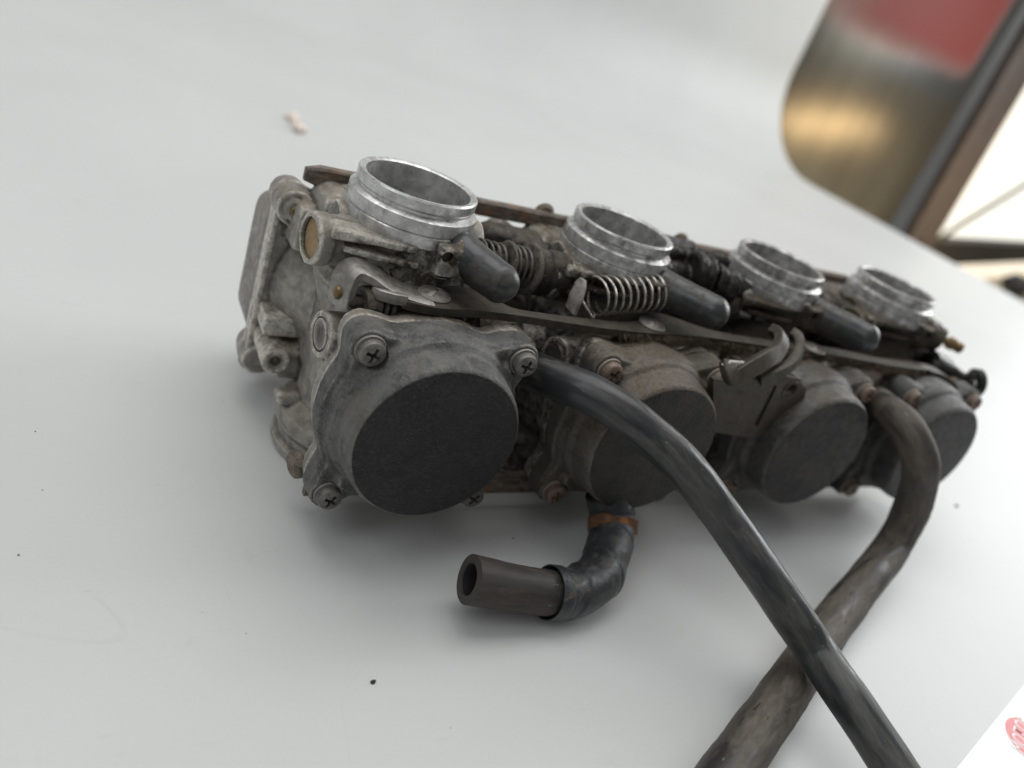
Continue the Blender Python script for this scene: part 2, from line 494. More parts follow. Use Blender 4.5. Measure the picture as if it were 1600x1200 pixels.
M['grime'] = cast_metal('oily grime metal', (0.10, 0.088, 0.075), (0.040, 0.035, 0.030), (0.022, 0.016, 0.011), metal=0.3, amount=0.15, rough=(0.35, 0.7), dust=(0.11, 0.085, 0.055))
def plain(name, col, rough=0.5, metal=0.0, emit=0.0, nz=None):
    s = Mat(name)
    c = col
    if nz:
        c = s.mix(s.ramp(s.noise(nz, 4, 0.6), 0.35, 0.65), col, tuple(x * 0.75 for x in col))
    s.out(c, rough, metal)
    if emit:
        s.b.inputs['Emission Color'].default_value = col + (1,)
        s.b.inputs['Emission Strength'].default_value = emit
    return s.m
M['orange'] = rubber('orange rust crust', (0.24, 0.095, 0.03), (0.07, 0.05, 0.035), 0.85, 0.6, 0.4)
M['tan'] = plain('tan plug', (0.36, 0.25, 0.13), 0.7, nz=0.6)
M['hole_shade'] = plain('painted hole shade', (0.012, 0.012, 0.012), 0.6, nz=0.5)  # near-black colour put in as the shade inside the bore and punch marks

def make_table():
    s = Mat('scuffed white sheet')
    co = s.raw
    a = s.mix(s.ramp(s.noise(0.006, 4, 0.55, co=co), 0.3, 0.7), (0.598, 0.608, 0.602), (0.63, 0.64, 0.634))
    a = s.mix(s.math('MULTIPLY', s.ramp(s.noise(0.9, 4, 0.7, co=co), 0.35, 0.7), 0.10), a, (0.48, 0.49, 0.48))
    tot = None
    # hair scratches: iso-lines of warped noise, kept only in patches
    for sc_, off, wd, st, lo in ((0.008, 3.0, 0.0010, 0.06, 0.48), (0.012, 91.0, 0.0012, 0.08, 0.53), (0.020, 47.0, 0.0016, 0.08, 0.55), (0.006, 200.0, 0.0007, 0.07, 0.48)):
        ad = s.t.nodes.new('ShaderNodeVectorMath'); ad.operation = 'ADD'; ad.inputs[1].default_value = (off, off * 0.7, 0)
        s.L(co, ad.inputs[0])
        n = s.noise(sc_, 1.0, 0.4, 0.4, co=ad.outputs[0])
        ln = s.ramp(s.math('ABSOLUTE', s.math('SUBTRACT', n, 0.47)), wd * 0.3, wd, 1, 0)
        mk = s.ramp(s.noise(sc_ * 2.2, 3, 0.6, co=ad.outputs[0], stretch=(1, 1.4, 1)), lo, lo + 0.08)
        v = s.math('MULTIPLY', s.math('MULTIPLY', ln, mk), st)
        tot = v if tot is None else s.math('MAXIMUM', tot, v)
    for rot, sh in ((25, 5.0), (-50, 33.0), (80, 71.0)):
        ad = s.t.nodes.new('ShaderNodeVectorMath'); ad.operation = 'ADD'; ad.inputs[1].default_value = (sh, sh, 0)
        s.L(co, ad.inputs[0])
        st = s.noise(0.30, 2, 0.5, co=ad.outputs[0], stretch=(0.16, 2.4, 1, rot))
        v = s.math('MULTIPLY', s.ramp(st, 0.74, 0.80), 0.26)
        tot = s.math('MAXIMUM', tot, v)
        vo = s.t.nodes.new('ShaderNodeTexVoronoi'); vo.inputs['Scale'].default_value = 0.11
    s.L(co, vo.inputs['Vector'])
    sq = s.t.nodes.new('ShaderNodeSeparateColor'); s.L(vo.outputs['Color'], sq.inputs[0])
    dot = s.math('MULTIPLY', s.ramp(vo.outputs['Distance'], 0.018, 0.05, 1, 0), s.math('GREATER_THAN', sq.outputs[0], 0.80))
    a = s.mix(s.math('MULTIPLY', dot, 0.6), a, (0.13, 0.12, 0.11))
    tot = s.math('MINIMUM', s.math('MULTIPLY', tot, 1.1), 0.6)
    sm = s.ramp(s.noise(0.045, 5, 0.65, 1.0, co=co), 0.62, 0.74)
    a = s.mix(s.math('MULTIPLY', sm, 0.16), a, (0.42, 0.38, 0.31))
    a = s.mix(tot, a, (0.27, 0.265, 0.25))
    n = s.bump(s.noise(0.9, 3, 0.6, co=co), 0.05, 0.0002)
    return s.out(a, 0.44, 0.0, n, spec=0.3)
M['table'] = make_table()

# ------------------------------------------------------------------ the setting
EX = 1122.0                       # right edge of the sheet
prof = [(-560, TZ)]
prof += [(y, TZ) for y in (-300, -100, 100, 300, 500, 650, 760)]
prof += [(825 + 170 * math.sin(R(a)), TZ + 170 - 170 * math.cos(R(a))) for a in range(0, 91, 6)]
prof += [(995, z) for z in (150, 300, 500, 800, 1200)]
bm = new()
x0 = -1500
fr = [x0 + (EX - x0) * i / 12 for i in range(13)]
g = [[bm.verts.new((x, y, z)) for (y, z) in prof] for x in fr]
for i in range(12):
    for j in range(len(prof) - 1):
        bm.faces.new((g[i][j], g[i + 1][j], g[i + 1][j + 1], g[i][j + 1]))
ext = bmesh.ops.extrude_face_region(bm, geom=bm.faces[:])
for v in [e for e in ext['geom'] if isinstance(e, bmesh.types.BMVert)]:
    # 2.5 mm thick sheet: shift down on the flat, back on the upright
    t = min(1, max(0, (v.co.z - TZ) / 170))
    v.co.y += 2.5 * t; v.co.z -= 2.5 * (1 - t)
obj('table_sheet', bm, M['table'], kind='structure', label='white photo table sheet curving up at the back', sharp=60)

# ground far below and a bench beyond the sheet
bm = new(); box(bm, (-3000, -3000, -905), (5000, 4500, -900))
obj('floor', bm, plain('workshop floor', (0.22, 0.21, 0.20), 0.7, nz=0.003), kind='structure')

# brushed metal panel standing behind the sheet
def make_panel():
    s = Mat('brushed metal with painted red reflection')
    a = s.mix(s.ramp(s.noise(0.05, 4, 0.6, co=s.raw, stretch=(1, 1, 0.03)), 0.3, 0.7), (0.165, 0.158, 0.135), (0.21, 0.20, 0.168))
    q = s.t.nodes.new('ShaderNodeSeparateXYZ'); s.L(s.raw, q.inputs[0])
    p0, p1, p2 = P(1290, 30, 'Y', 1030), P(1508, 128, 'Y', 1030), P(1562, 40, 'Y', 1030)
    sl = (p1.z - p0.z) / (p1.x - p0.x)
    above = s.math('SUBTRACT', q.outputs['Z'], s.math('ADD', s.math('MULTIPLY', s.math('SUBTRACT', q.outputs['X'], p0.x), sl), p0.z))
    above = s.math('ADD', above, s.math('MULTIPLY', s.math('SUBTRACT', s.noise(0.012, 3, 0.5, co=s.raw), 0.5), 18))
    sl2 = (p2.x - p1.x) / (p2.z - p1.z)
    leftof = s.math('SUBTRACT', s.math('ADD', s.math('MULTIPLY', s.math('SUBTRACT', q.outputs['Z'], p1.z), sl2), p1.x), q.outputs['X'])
    red = s.math('MULTIPLY', s.ramp(above, -30, 50), s.ramp(leftof, -18, 30))  # soft-edged red reflection painted into the panel colour
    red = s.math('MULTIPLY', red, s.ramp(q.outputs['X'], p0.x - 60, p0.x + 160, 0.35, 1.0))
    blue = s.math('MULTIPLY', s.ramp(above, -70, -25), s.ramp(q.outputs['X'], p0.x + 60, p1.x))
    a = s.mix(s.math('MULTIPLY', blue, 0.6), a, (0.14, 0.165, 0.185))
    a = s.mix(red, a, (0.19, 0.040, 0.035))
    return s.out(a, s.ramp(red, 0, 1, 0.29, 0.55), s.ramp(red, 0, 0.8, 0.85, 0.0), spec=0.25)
YP = 1030.0
bm = new()
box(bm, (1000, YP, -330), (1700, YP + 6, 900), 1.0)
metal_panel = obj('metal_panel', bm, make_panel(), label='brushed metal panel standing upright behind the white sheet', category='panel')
# post, window and bench to the right
bl, br = P(1416, 352, 'Y', YP), P(1448, 374, 'Y', YP)
tl, tr = P(1600, 28, 'Y', YP), P(1600, 112, 'Y', YP)
def ext_(a, b, f): return a + (b - a) * f
bm = new()
pl = [ext_(bl, tl, -0.9), ext_(br, tr, -0.9), ext_(br, tr, 2.6), ext_(bl, tl, 2.2)]
prism(bm, [(p.x, p.z) for p in pl], 'Y', YP - 26, YP - 2, 2.0)
obj('window_post', bm, plain('brown weathered post', (0.085, 0.068, 0.062), 0.6, nz=0.03), label='dark brown post between the metal panel and the bright window', category='post')
dW = Vector((1.309, 0.437, 0)).normalized()
nW = Vector((-0.437, 1.309, 0)).normalized()
B0 = P(1446, 374, 'Y', YP)
def PWn(px, py, off=0.0):
    d = RX * ((px - 800) / FP) + RD * ((py - 600) / FP) + RF
    k = ((B0 + nW * off) - CP).dot(nW) / d.dot(nW)
    return CP + d * k
zt = PWn(1560, 378).z; zb = PWn(1560, 408).z
def wallbox(bm, s0, s1, z0, z1, o0, o1):
    ps = [B0 + dW * s0 + nW * o0, B0 + dW * s1 + nW * o0, B0 + dW * s1 + nW * o1, B0 + dW * s0 + nW * o1]
    prism(bm, [(p.x, p.y) for p in ps], 'Z', z0, z1)
win = empty('window', (0, 0, TZ), 'overexposed bright window beside the dark brown post', 'window')
bm = new(); wallbox(bm, -60, 2600, zt - 1, 1500, 22, 26)
obj('pane', bm, plain('bright pane', (1.0, 0.99, 0.90), 0.4, emit=0.95), win, (0, 0, 0))
bm = new(); wallbox(bm, -60, 2600, zb, zt, -14, 40)
obj('window_frame', bm, plain('dark sill', (0.030, 0.023, 0.018), 0.6, nz=0.02), win)
c0 = PWn(1462, 378, -6); c1 = PWn(1500, 352, -6); c2 = PWn(1606, 286, -6); c3 = PWn(1700, 220, -6)
bm = new(); sweep(bm, spline([c0, c1, c2, c3], 8), circ(0, 0, 7.5, 10))
obj('window_cable', bm, plain('olive cord', (0.05, 0.048, 0.02), 0.6), label='thin dark cord slanting across the bright window', category='cord')
bm = new(); wallbox(bm, -60, 2600, -700, zb - 1, 6, 12)
obj('below_sill_glow', bm, plain('cream glow below sill', (1.0, 0.90, 0.74), 0.6, emit=0.82), win)  # added glowing sheet in place of the sunlit ledge below the sill
bm = new()
b1 = B0 + dW * 2600
prism(bm, [(1180, -400), (b1.x, -400), (b1.x, b1.y - 2), (B0.x - 60, B0.y + 0), (1180, B0.y - 60)], 'Z', -352, -330)
obj('workbench_top', bm, plain('cream bench top', (0.74, 0.66, 0.50), 0.6, nz=0.01), label='cream bench top below the bright window', category='workbench')
bm = new()
q0 = P(1578, 452, 'Z', -300); q1 = P(1640, 440, 'Z', -300)
dd = (q1 - q0).normalized()
cyl(bm, q0, q0 + dd * 260, 28, 32, 24, 8)
cyl(bm, q0 + dd * 30 + Vector((-6, 26, 14)), q0 + dd * 160 + Vector((0, 26, 22)), 20, 20, 20, 5)
gr = obj('tool_handle', bm, plain('black grip', (0.02, 0.02, 0.022), 0.6), label='blurred black tool handle lying on the cream bench top', category='tool')
wl = area('warm_lamp', (1790, 640, -92), (1790, YP, -92), 620, 60, 1.3, (1.0, 0.70, 0.38))
wl.rotation_euler.rotate_axis('Z', 0.10)

# ------------------------------------------------------------------ small things on the sheet
bm = new()
random.seed(3)
ca, cb = P(456, 181, 'Z', TZ + 3), P(468, 199, 'Z', TZ + 3)
for k in range(22):
    c = ca if k % 2 else cb
    p = c + Vector((random.uniform(-3.5, 3.5), random.uniform(-4, 4), random.uniform(-1, 3)))
    if k < 5: p = ca.lerp(cb, k / 4)
    g = bmesh.ops.create_icosphere(bm, subdivisions=2, radius=random.uniform(1.8, 4.2), matrix=Matrix.Translation(p))
    for v in g['verts']: v.co += (v.co - p) * 0.5 * noise.noise(v.co * 0.6)
for v in bm.verts: v.co.z = TZ + (v.co.z - TZ) * 0.6
obj('crumb', bm, plain('pale pink crumb', (0.92, 0.80, 0.72), 0.8, nz=0.3), label='pale pinkish crumb on the white sheet behind the carburettors', category='crumb')
def speck(px, py, r, label, el=1.0):
    c = P(px, py, 'Z', TZ + r * 0.5)
    bm = new()
    bmesh.ops.create_icosphere(bm, subdivisions=2, radius=r)
    for v in bm.verts:
        v.co.x *= el
        v.co += v.co * 0.6 * noise.noise(v.co * 1.5 + Vector((px, 0, 0)))
        v.co.z *= 0.6
    obj('dirt_speck', bm, plain('black dirt', (0.02, 0.018, 0.017), 0.7), None, c, label=label, category='speck', group='specks of dirt on the sheet')
speck(583, 1065, 0.6, 'largest black dirt speck on the bare sheet low in front of the carburettors', 1.2)
speck(802, 841, 0.3, 'small dark speck just above the open hose stub end')
speck(29, 867, 0.24, 'tiny dark speck near the left border of the photo')
speck(55, 674, 0.22, 'tiny dark speck on the sheet left of the first carburettor')
speck(1495, 790, 0.9, 'grey speck on the bright sheet right of the curved brown hose')

# printed card at the lower right
pa, pb = P(1490, 1206, 'Z', TZ + 0.4), P(1606, 1063, 'Z', TZ + 0.4)
dv = (pb - pa).normalized(); nv = Vector((dv.y, -dv.x, 0))
if nv.dot(RX) < 0: nv = -nv
bm = new()
cs = [pa - dv * 60, pb + dv * 60, pb + dv * 60 + nv * 130, pa - dv * 60 + nv * 130]
prism(bm, [(p.x, p.y) for p in cs], 'Z', TZ + 0.15, TZ + 0.4)
card = empty('printed_card', (pa.x, pa.y, TZ), 'white glossy card with a red round stamp lying at the lower right', 'card')
obj('card_sheet', bm, plain('white card', (0.90, 0.90, 0.90), 0.4), card, (0, 0, 0))
ec = P(1624, 1168, 'Z', TZ + 0.45)
ER = (P(1582, 1160, 'Z', TZ + 0.45) - ec).length
bm = new()
lathe(bm, [(ER, 0), (ER, 0.04)], ec, (0, 0, 1), 64)
obj('printed_emblem', bm, plain('pink red print', (0.72, 0.16, 0.17), 0.45), card, (0, 0, 0))
def text_mesh(txt, size):
    cu = bpy.data.curves.new('t', 'FONT'); cu.body = txt; cu.size = size; cu.align_x = 'CENTER'; cu.align_y = 'CENTER'
    o = bpy.data.objects.new('t', cu); C.objects.link(o)
    dg = bpy.context.evaluated_depsgraph_get()
    me = bpy.data.meshes.new_from_object(o.evaluated_get(dg))
    bpy.data.objects.remove(o); bpy.data.curves.remove(cu)
    return me
tdir = (P(1600, 1128, 'Z', TZ) - P(1590, 1190, 'Z', TZ)).normalized()
tnor = Vector((tdir.y, -tdir.x, 0))
me = text_mesh('MOTOR', ER * 0.52)
bm = new(); bm.from_mesh(me)
for v in bm.verts:
    p = v.co.copy()
    v.co = ec + tdir * p.x - tnor * (p.y * 1.25 + ER * 0.52)
    v.co.z = TZ + 0.56
obj('lettering', bm, plain('white print', (0.86, 0.84, 0.84), 0.45), card, (0, 0, 0), sharp=180)

# ------------------------------------------------------------------ the carburettor bank
XS = [0.0, 80.0, 163.6, 243.6]
bank = empty('carburetor_bank', (122, -10, TZ), 'dirty row of four joined motorcycle carburettors with black round caps facing forward', 'carburettor')
CX, CZ = 1.5, -54.5
SCR = [(-20.6, -32.6), (26.8, -32.2), (-20.2, -82.6), (27.4, -83.0)]
YF = -46.5                       # front face of the cap flange
YS = -37.5                       # seam between cap and body

def flange_outline(shrink=0.0):
    """radius by angle: round with four ears at the screws and shallow waves between"""
    out = []
    for i in range(144):
        a = 2 * PI * i / 144
        dx, dz = math.cos(a), math.sin(a)
        r = 30.4 + 0.4 * math.cos(3 * a) - 2.0 * max(0, dz) ** 6 - (0.9 if dx < 0 and dz > 0.6 else 0)
        for sx, sz in SCR:
            ax, az = sx - CX, sz - CZ
            # ray / ear circle
            for rr, ff in ((5.6, 1.0), (8.2, 0.86)):
                ex, ez = ax * ff, az * ff
                bq = dx * ex + dz * ez
                cq = ex * ex + ez * ez - rr * rr
                D = bq * bq - cq
                if D > 0 and bq > 0: r = max(r, bq + math.sqrt(D))
        out.append(r - shrink)
    # soften the corners between ears and ring
    for _ in range(2):
        out = [(out[i - 1] + 2 * out[i] + out[(i + 1) % 144]) / 4 for i in range(144)]
    return [(CX + math.cos(2 * PI * i / 144) * r, CZ + math.sin(2 * PI * i / 144) * r) for i, r in enumerate(out)]

def make_cap():
    bm = new()
    prism(bm, flange_outline(), 'Y', YS - 0.4, YF + 1.8)
    prism(bm, flange_outline(1.3), 'Y', YS - 2, YF)
    # domed drum: shoulder, waist, straight wall
    lathe(bm, [(28.2, 0), (28.1, 9.6), (27.7, 11.4), (26.9, 12.2), (26.2, 12.8), (26.0, 17.5), (25.5, 20.6), (24.9, 21.7), (24.2, 22.1)], (CX, YS - 0.5, CZ), (0, -1, 0), 96)
    # broad shoulder across the top between the upper screws
    lathe(bm, [(25.2, 0), (25.0, 9.6), (23.0, 11.0)], (CX + 0.5, YS - 1, CZ + 3.2), (0, -1, 0), 72)
    for sx, sz in SCR:
        cyl(bm, (sx, YS - 0.6, sz), (sx, YF - 0.3, sz), 5.7, 5.4, 32)
        k = Vector((CX - sx, 0, CZ - sz)).normalized()
        a = Vector((sx, 0, sz)) + k * 5
        cyl(bm, (a.x, YS - 1, a.z), (a.x + k.x * 3, YF - 2.2, a.z + k.z * 3), 6.4, 3.6, 24)
    cut = new()
    for sx, sz in SCR:
        cyl(cut, (sx, YF - 0.35, sz), (sx, YF - 14, sz), 4.75, 5.3, 32)
    me = baked(bm, 0.55, 5, cut, 0.10, 'vacuum_cap', dscale=7)
    # drum leans back a little
    for v in me.vertices: v.co.y += 0.038 * (v.co.z - CZ * S) * max(0, min(1, (YF * S - v.co.y) / 0.01))
    return me
def tilt(bm):
    for v in bm.verts: v.co.y += 0.038 * (v.co.z - CZ)
def make_face():
    bm = new()
    lathe(bm, [(0, -1.0), (24.2, -1.0), (24.45, 0.1), (24.3, 0.42), (23.6, 0.50), (12, 0.52), (0, 0.52)], (CX, -59.75, CZ), (0, -1, 0), 128)
    tilt(bm)
    return bm
def screw_mesh(r=3.7, h=3.2, rec=0.60):
    """pan head with a cross recess, axis -Y, seated at y = 0"""
    bm = new()
    lathe(bm, [(r * 0.96, 0), (r, 0.5), (r, h * 0.55), (r * 0.93, h * 0.80), (r * 0.74, h * 0.95), (r * 0.4, h), (0, h)], (0, 0, 0), (0, -1, 0), 40)
    out = bm
    for k in range(2):
        cut = new()
        Mx = Matrix.Rotation(R(k * 90), 4, 'Y')
        L, wd = r * rec, r * 0.13
        pts = [(-L, -h * 1.2), (-L, -h * 0.9), (-L * 0.35, -h * 0.35), (L * 0.35, -h * 0.35), (L, -h * 0.9), (L, -h * 1.2)]
        g0 = len(cut.verts)
        off = 0.003 * k
        A = [cut.verts.new(Mx @ Vector((p[0], p[1] + off, -wd - off))) for p in pts]
        B = [cut.verts.new(Mx @ Vector((p[0], p[1] + off, wd + off))) for p in pts]
        cut.faces.new(A); cut.faces.new(B[::-1])
        for i in range(6): cut.faces.new((A[i], A[(i + 1) % 6], B[(i + 1) % 6], B[i]))
        out = boolean(out, cut)
    c2 = new(); cyl(c2, (0, -h * 1.2, 0), (0, -h * 0.3, 0), r * 0.26, r * 0.16, 16)
    out = boolean(out, c2)
    for v in out.verts:
        n = noise.noise(v.co * 0.9 + Vector((5, 0, 0)))
        v.co += Vector((v.co.x, 0, v.co.z)).normalized() * 0.10 * n if (v.co.x or v.co.z) else Vector((0, 0, 0))
    return out

def make_body():
    bm = new()
    # throat, flaring into the housing
    cyl(bm, (0, 0, -13), (0, 0, -92), 19.6, 20.0, 64)
    lathe(bm, [(19.7, 0), (20.4, 6), (22.8, 14), (25.0, 20), (20, 34)], (0, 0, -13.0), (0, 0, -1), 64)
    # vacuum housing behind the cap
    prism(bm, flange_outline(0.5), 'Y', YS + 0.2, YS + 4.2)
    lathe(bm, [(27.4, 0), (27.2, 8), (26.5, 14), (25.2, 22), (23.0, 34), (21, 46)], (CX, YS + 0.3, CZ), (0, 1, 0), 72)
    box(bm, (-20, -20, -74), (20, 22, -30), 5)
    box(bm, (-10, -31, -34), (14, -8, -28.5), 2)
    # joint plate for the float bowl
    ol = [(-33, -24), (-31.5, -19.5), (-27, -18), (-20, -20), (-14, -14), (16, -14), (24, -19), (28, -18), (31, -24), (31, -82), (26, -88), (18, -85), (-18, -84), (-26, -88), (-31, -87.5), (-33.5, -82)]
    prism(bm, ol, 'Y', 24.5, 30.0)
    for x, z in ((-28, -24), (26, -24), (-28.5, -82), (26, -82)):
        cyl(bm, (x, 23 if z < -50 else 21.5, z), (x, 30, z), 5.9, 6.4, 28)
        cyl(bm, (x, 24 if z < -50 else 20.5, z), (x, 26, z), 3.6, 3.8, 24)
    lathe(bm, [(20, 0), (23, 6), (27, 14), (29.5, 20)], (-1, 6, -52), (0, 1, 0), 48)
    box(bm, (-27, 8, -80), (-12, 28, -68), 2)
    box(bm, (-29, 14, -36), (-15, 28, -20), 3)
    # upper block that carries the rail
    box(bm, (-23, 12, -34), (20, 29, -15), 3.5)
    cyl(bm, (-17, 15.5, -20), (-17, 28, -20), 5.5, 6.2, 28)
    cyl(bm, (8, 14.5, -19), (8, 28, -19), 5.5, 6.2, 28)
    # side tube with an open mouth
    cyl(bm, (-31.2, -8.6, -20.2), (-27, -8.0, -20.2), 7.7, 7.9, 40)
    cyl(bm, (-28.5, -8.2, -20.2), (0, -4, -20.5), 7.1, 9.0, 40)
    # arm for the rubber cap
    box(bm, (2.0, -24.6, -20.5), (14.5, -10, -10.2), 1.4)
    cyl(bm, (10, -18, -14), (16, -24, -15), 6.4, 6.2, 28)
    # side plug boss
    cyl(bm, (-27.6, -27.0, -40.8), (-5, -24.0, -42), 6.9, 7.2, 40)
    # lower spigot resting on the sheet
    lathe(bm, [(22.4, 0), (23.6, 1.2), (23.6, 3.4), (21.8, 4.6), (21.6, 8), (23.6, 10), (23.0, 15), (19, 20)], (-1.5, 0.5, -99.7), (0, 0, 1), 64)
    box(bm, (-27.5, -3, -83), (-15, 4, -78.5), 1.6)
    # ends of the shaft tunnel
    cyl(bm, (-22, 1.5, -19.5), (25.5, 1.5, -17.5), 8.2, 8.2, 32)
    cut = new()
    cyl(cut, (0, 0, 5), (0, 0, -46), 16.45, 15.6, 72)
    cyl(cut, (-40, -9.9, -20.2), (-29.4, -8.3, -20.2), 6.1, 6.1, 32)
    cyl(cut, (-36, -27.8, -40.6), (-27.1, -27.0, -40.8), 5.1, 5.1, 32)
    box(cut, (1.0, -27, -19.8), (7.5, -22, -19.0))
    cyl(cut, (4.4, -27, -12.9), (4.4, -22.8, -12.9), 1.9, 1.7, 16)
    me = baked(bm, 0.62, 3, cut, 0.16, 'carburetor_body', dscale=6)
    return me
def make_ring():
    bm = new()
    pr = [(16.3, -0.55), (17.1, -0.05), (18.1, 0.0), (18.54, -0.5), (18.5, -3.1), (18.2, -3.5), (17.95, -3.8), (17.95, -4.5), (18.9, -5.0), (19.9, -5.6), (20.15, -9.3), (19.75, -9.7), (20.1, -10.1), (20.15, -13.4), (19.2, -14.6), (16.2, -14.8), (15.9, -30), (15.7, -44), (15.2, -44), (15.3, -30), (15.75, -16), (16.1, -6)]
    lathe(bm, pr, (0, 0, 0), (0, 0, 1), 128, loop=True)
    for v in bm.verts:
        r = math.hypot(v.co.x, v.co.y)
        if r > 17.4 and v.co.z > -5:
            k = 1 + 0.006 * noise.noise(v.co * 0.35) + 0.002 * noise.noise(v.co * 2)
            v.co.x *= k; v.co.y *= k
    return bm
def make_bowl():
    bm = new()
    ol = [(-32.2, -24), (-30.5, -20), (-26, -19), (-20, -21), (26, -20), (30, -24), (30, -81), (25, -86), (-26, -86), (-32.4, -82)]
    prism(bm, ol, 'Y', 30.6, 35.5)
    box(bm, (-32.3, 32, -80), (27, 62, -31), 6.5, seg=4)
    box(bm, (-25, 50, -72), (22, 66, -36), 7, seg=4)
    for x, z in ((-28, -24), (26, -24), (-28.5, -82), (26, -82)):
        cyl(bm, (x, 31, z), (x, 38, z), 6.3, 5.6, 28)
    cyl(bm, (-28, 33, -86), (-28, 36, -90.5), 5.2, 4.4, 20)
    return baked(bm, 0.9, 5, None, 0.1, 'float_bowl', dscale=10)

mesh_body, mesh_cap, mesh_bowl = make_body(), make_cap(), make_bowl()
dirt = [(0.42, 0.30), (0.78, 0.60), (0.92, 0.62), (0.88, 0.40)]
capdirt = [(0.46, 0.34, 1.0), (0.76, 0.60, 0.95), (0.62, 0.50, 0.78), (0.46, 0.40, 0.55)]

def rough_up(bm, amt, sc_=0.4):
    bm.normal_update()
    for v in bm.verts: v.co += v.normal * amt * noise.noise(v.co * sc_)
def rubber_cap(i, tip, body):
    bm = new()
    a = Vector((12.2, -18.5, -13.9)); t = Vector(tip)
    d = (t - a); Ln = d.length
    rt = 6.0
    pr = [(6.7, -2.0), (7.0, -1.2), (6.7, 0.2), (6.45, 3)] + [(6.35 - 0.35 * f, 3 + (Ln - 3) * f) for f in (0.25, 0.5, 0.75)]
    pr += [(5.92, Ln - 0.8)] + [(rt * math.cos(R(q)), Ln + rt * 0.96 * math.sin(R(q))) for q in range(0, 90, 9)] + [(0, Ln + rt * 0.96)]
    lathe(bm, pr, a, d, 64)
    for v in bm.verts:
        v.co += (v.co - (a + t) / 2).normalized() * 0.22 * noise.noise(v.co * 0.25 + Vector((9, 3 + i, 1)))
    for v in bm.verts: v.co.x += XS[i]
    o = obj('rubber_cap', bm, M['cap_rubber'], body, (0, 0, 0), sharp=70)
    o.location = -body.location
    return o
def first_carb():
    made = []
    L = (0, 0, 0)
    b = obj('carburetor_body', mesh_body, M['body'], bank, L); b['_s'] = 'body'
    r = obj('intake_ring', make_ring(), M['ring'], b, L, sharp=30)
    bm = new()
    prism(bm, [(-26.8, -15.6), (-24.5, -17.4), (-10, -20.8), (-3.5, -20.9), (-1, -17), (-6, -7), (-26.5, -9)], 'Z', -14.9, -13.1, 0.35)
    prism(bm, [(-23.4, -16.8), (-21.5, -18.0), (-8, -21.6), (-2.5, -21.6), (0, -17), (-6, -7), (-23, -9)], 'Z', -19.3, -17.5, 0.35)
    cyl(bm, (-27.4, -14.8, -14.6), (-14.0, -18.8, -13.8), 2.1, 1.2, 20, 0.6)
    rough_up(bm, 0.12, 0.6)
    obj('casting_rib', bm, M['body'], b, L)
    bm = new(); lathe(bm, [(0, 1.6), (1.4, 0.9), (2.3, 0.4), (3.1, 0), (4.2, 0.0), (4.7, 0.5), (4.9, 8), (5.3, 21)], (-27.6, 6.5, -72.0), (0.04, 1, 0), 40)
    rough_up(bm, 0.1, 0.5)
    obj('casting_boss', bm, M['body'], b, L)
    bm = new(); box(bm, (-32.0, 13, -66), (-18, 25.5, -59), 0.7)
    box(bm, (-33.4, 24.2, -83), (-31.6, 31.2, -26), 0.5)
    rough_up(bm, 0.1, 0.5)
    obj('casting_lug', bm, M['body'], b, L)
    bm = new(); cyl(bm, (0, 0, -33.0), (0, 0, -34.5), 15.0, 15.0, 40)
    obj('throttle_plate', bm, M['steel'], b, L)
    bm = new(); lathe(bm, [(0, 0), (6.0, 0.0), (6.0, 0.4), (0, 0.5)], (-29.55, -8.4, -20.2), (-1, -0.12, 0), 32)
    obj('bore_plug', bm, M['tan'], b, L)
    bm = new(); lathe(bm, [(0, -1), (4.6, -1), (4.6, 0.35), (4.1, 0.55), (3.6, 0.30), (0, 0.25)], (-27.3, -27.0, -40.75), (-1, -0.1, 0), 40)
    obj('welch_plug', bm, M['bowl'], b, L)
    for x, y, z in ((-28.2, 20.2, -24), (-17, 15.2, -20)):
        bm = new(); cyl(bm, (x, y - 1.2, z), (x, y + 2, z), 1.75, 1.75, 20, 0.25)
        obj('screw_tip', bm, M['brass'], b, L)
    c = obj('vacuum_cap', mesh_cap, M['cap'], bank, L)
    obj('cap_face', make_face(), M['face'], c, L, sharp=30)
    sm = None
    for k, (x, z) in enumerate(SCR):
        loc = (x, YF - 0.9, z)
        if sm is None:
            s_ = obj('screw', screw_mesh(), M['screw'], c, loc, sharp=30); sm = s_.data
            bm = new(); lathe(bm, [(3.0, 0), (4.35, 0), (4.4, 0.35), (4.2, 0.75), (3.0, 0.75)], (0, 0.62, 0), (0, -1, 0), 36, loop=True)
            wz = obj('washer', bm, M['screw'], c, loc); wm = wz.data
        else:
            s_ = obj('screw', sm, None, c, loc)
            obj('washer', wm, None, c, loc)
        s_.rotation_euler = (random.uniform(-.03, .03), random.uniform(0, 1.5) if k else 0.3, random.uniform(-.03, .03))
    q = obj('float_bowl', mesh_bowl, M['bowl'], bank, L)
    return [b, c, q]
parts = first_carb()
def clone(o, par, dx, d, cd):
    c = o.copy(); C.objects.link(c)
    c.parent = par
    if par == bank: c.location = o.location + Vector((dx * S, 0, 0))
    if o.name.startswith('screw') and not o.name.startswith('screw_tip'):
        c.rotation_euler = (random.uniform(-.04, .04), random.uniform(0, 3.1), random.uniform(-.04, .04))
    f = cd if (o.name.startswith('vacuum') or o.name.startswith('cap_face')) else d
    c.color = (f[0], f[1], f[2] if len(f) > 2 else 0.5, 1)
    for ch in [x for x in o.children]: clone(ch, c, 0, d, cd)
    return c
bodies = [parts[0]]
for i in range(1, 4):
    for o in parts:
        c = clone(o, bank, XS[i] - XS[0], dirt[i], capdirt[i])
        if o is parts[0]: bodies.append(c)
bank_w = Vector(bank['_w'])
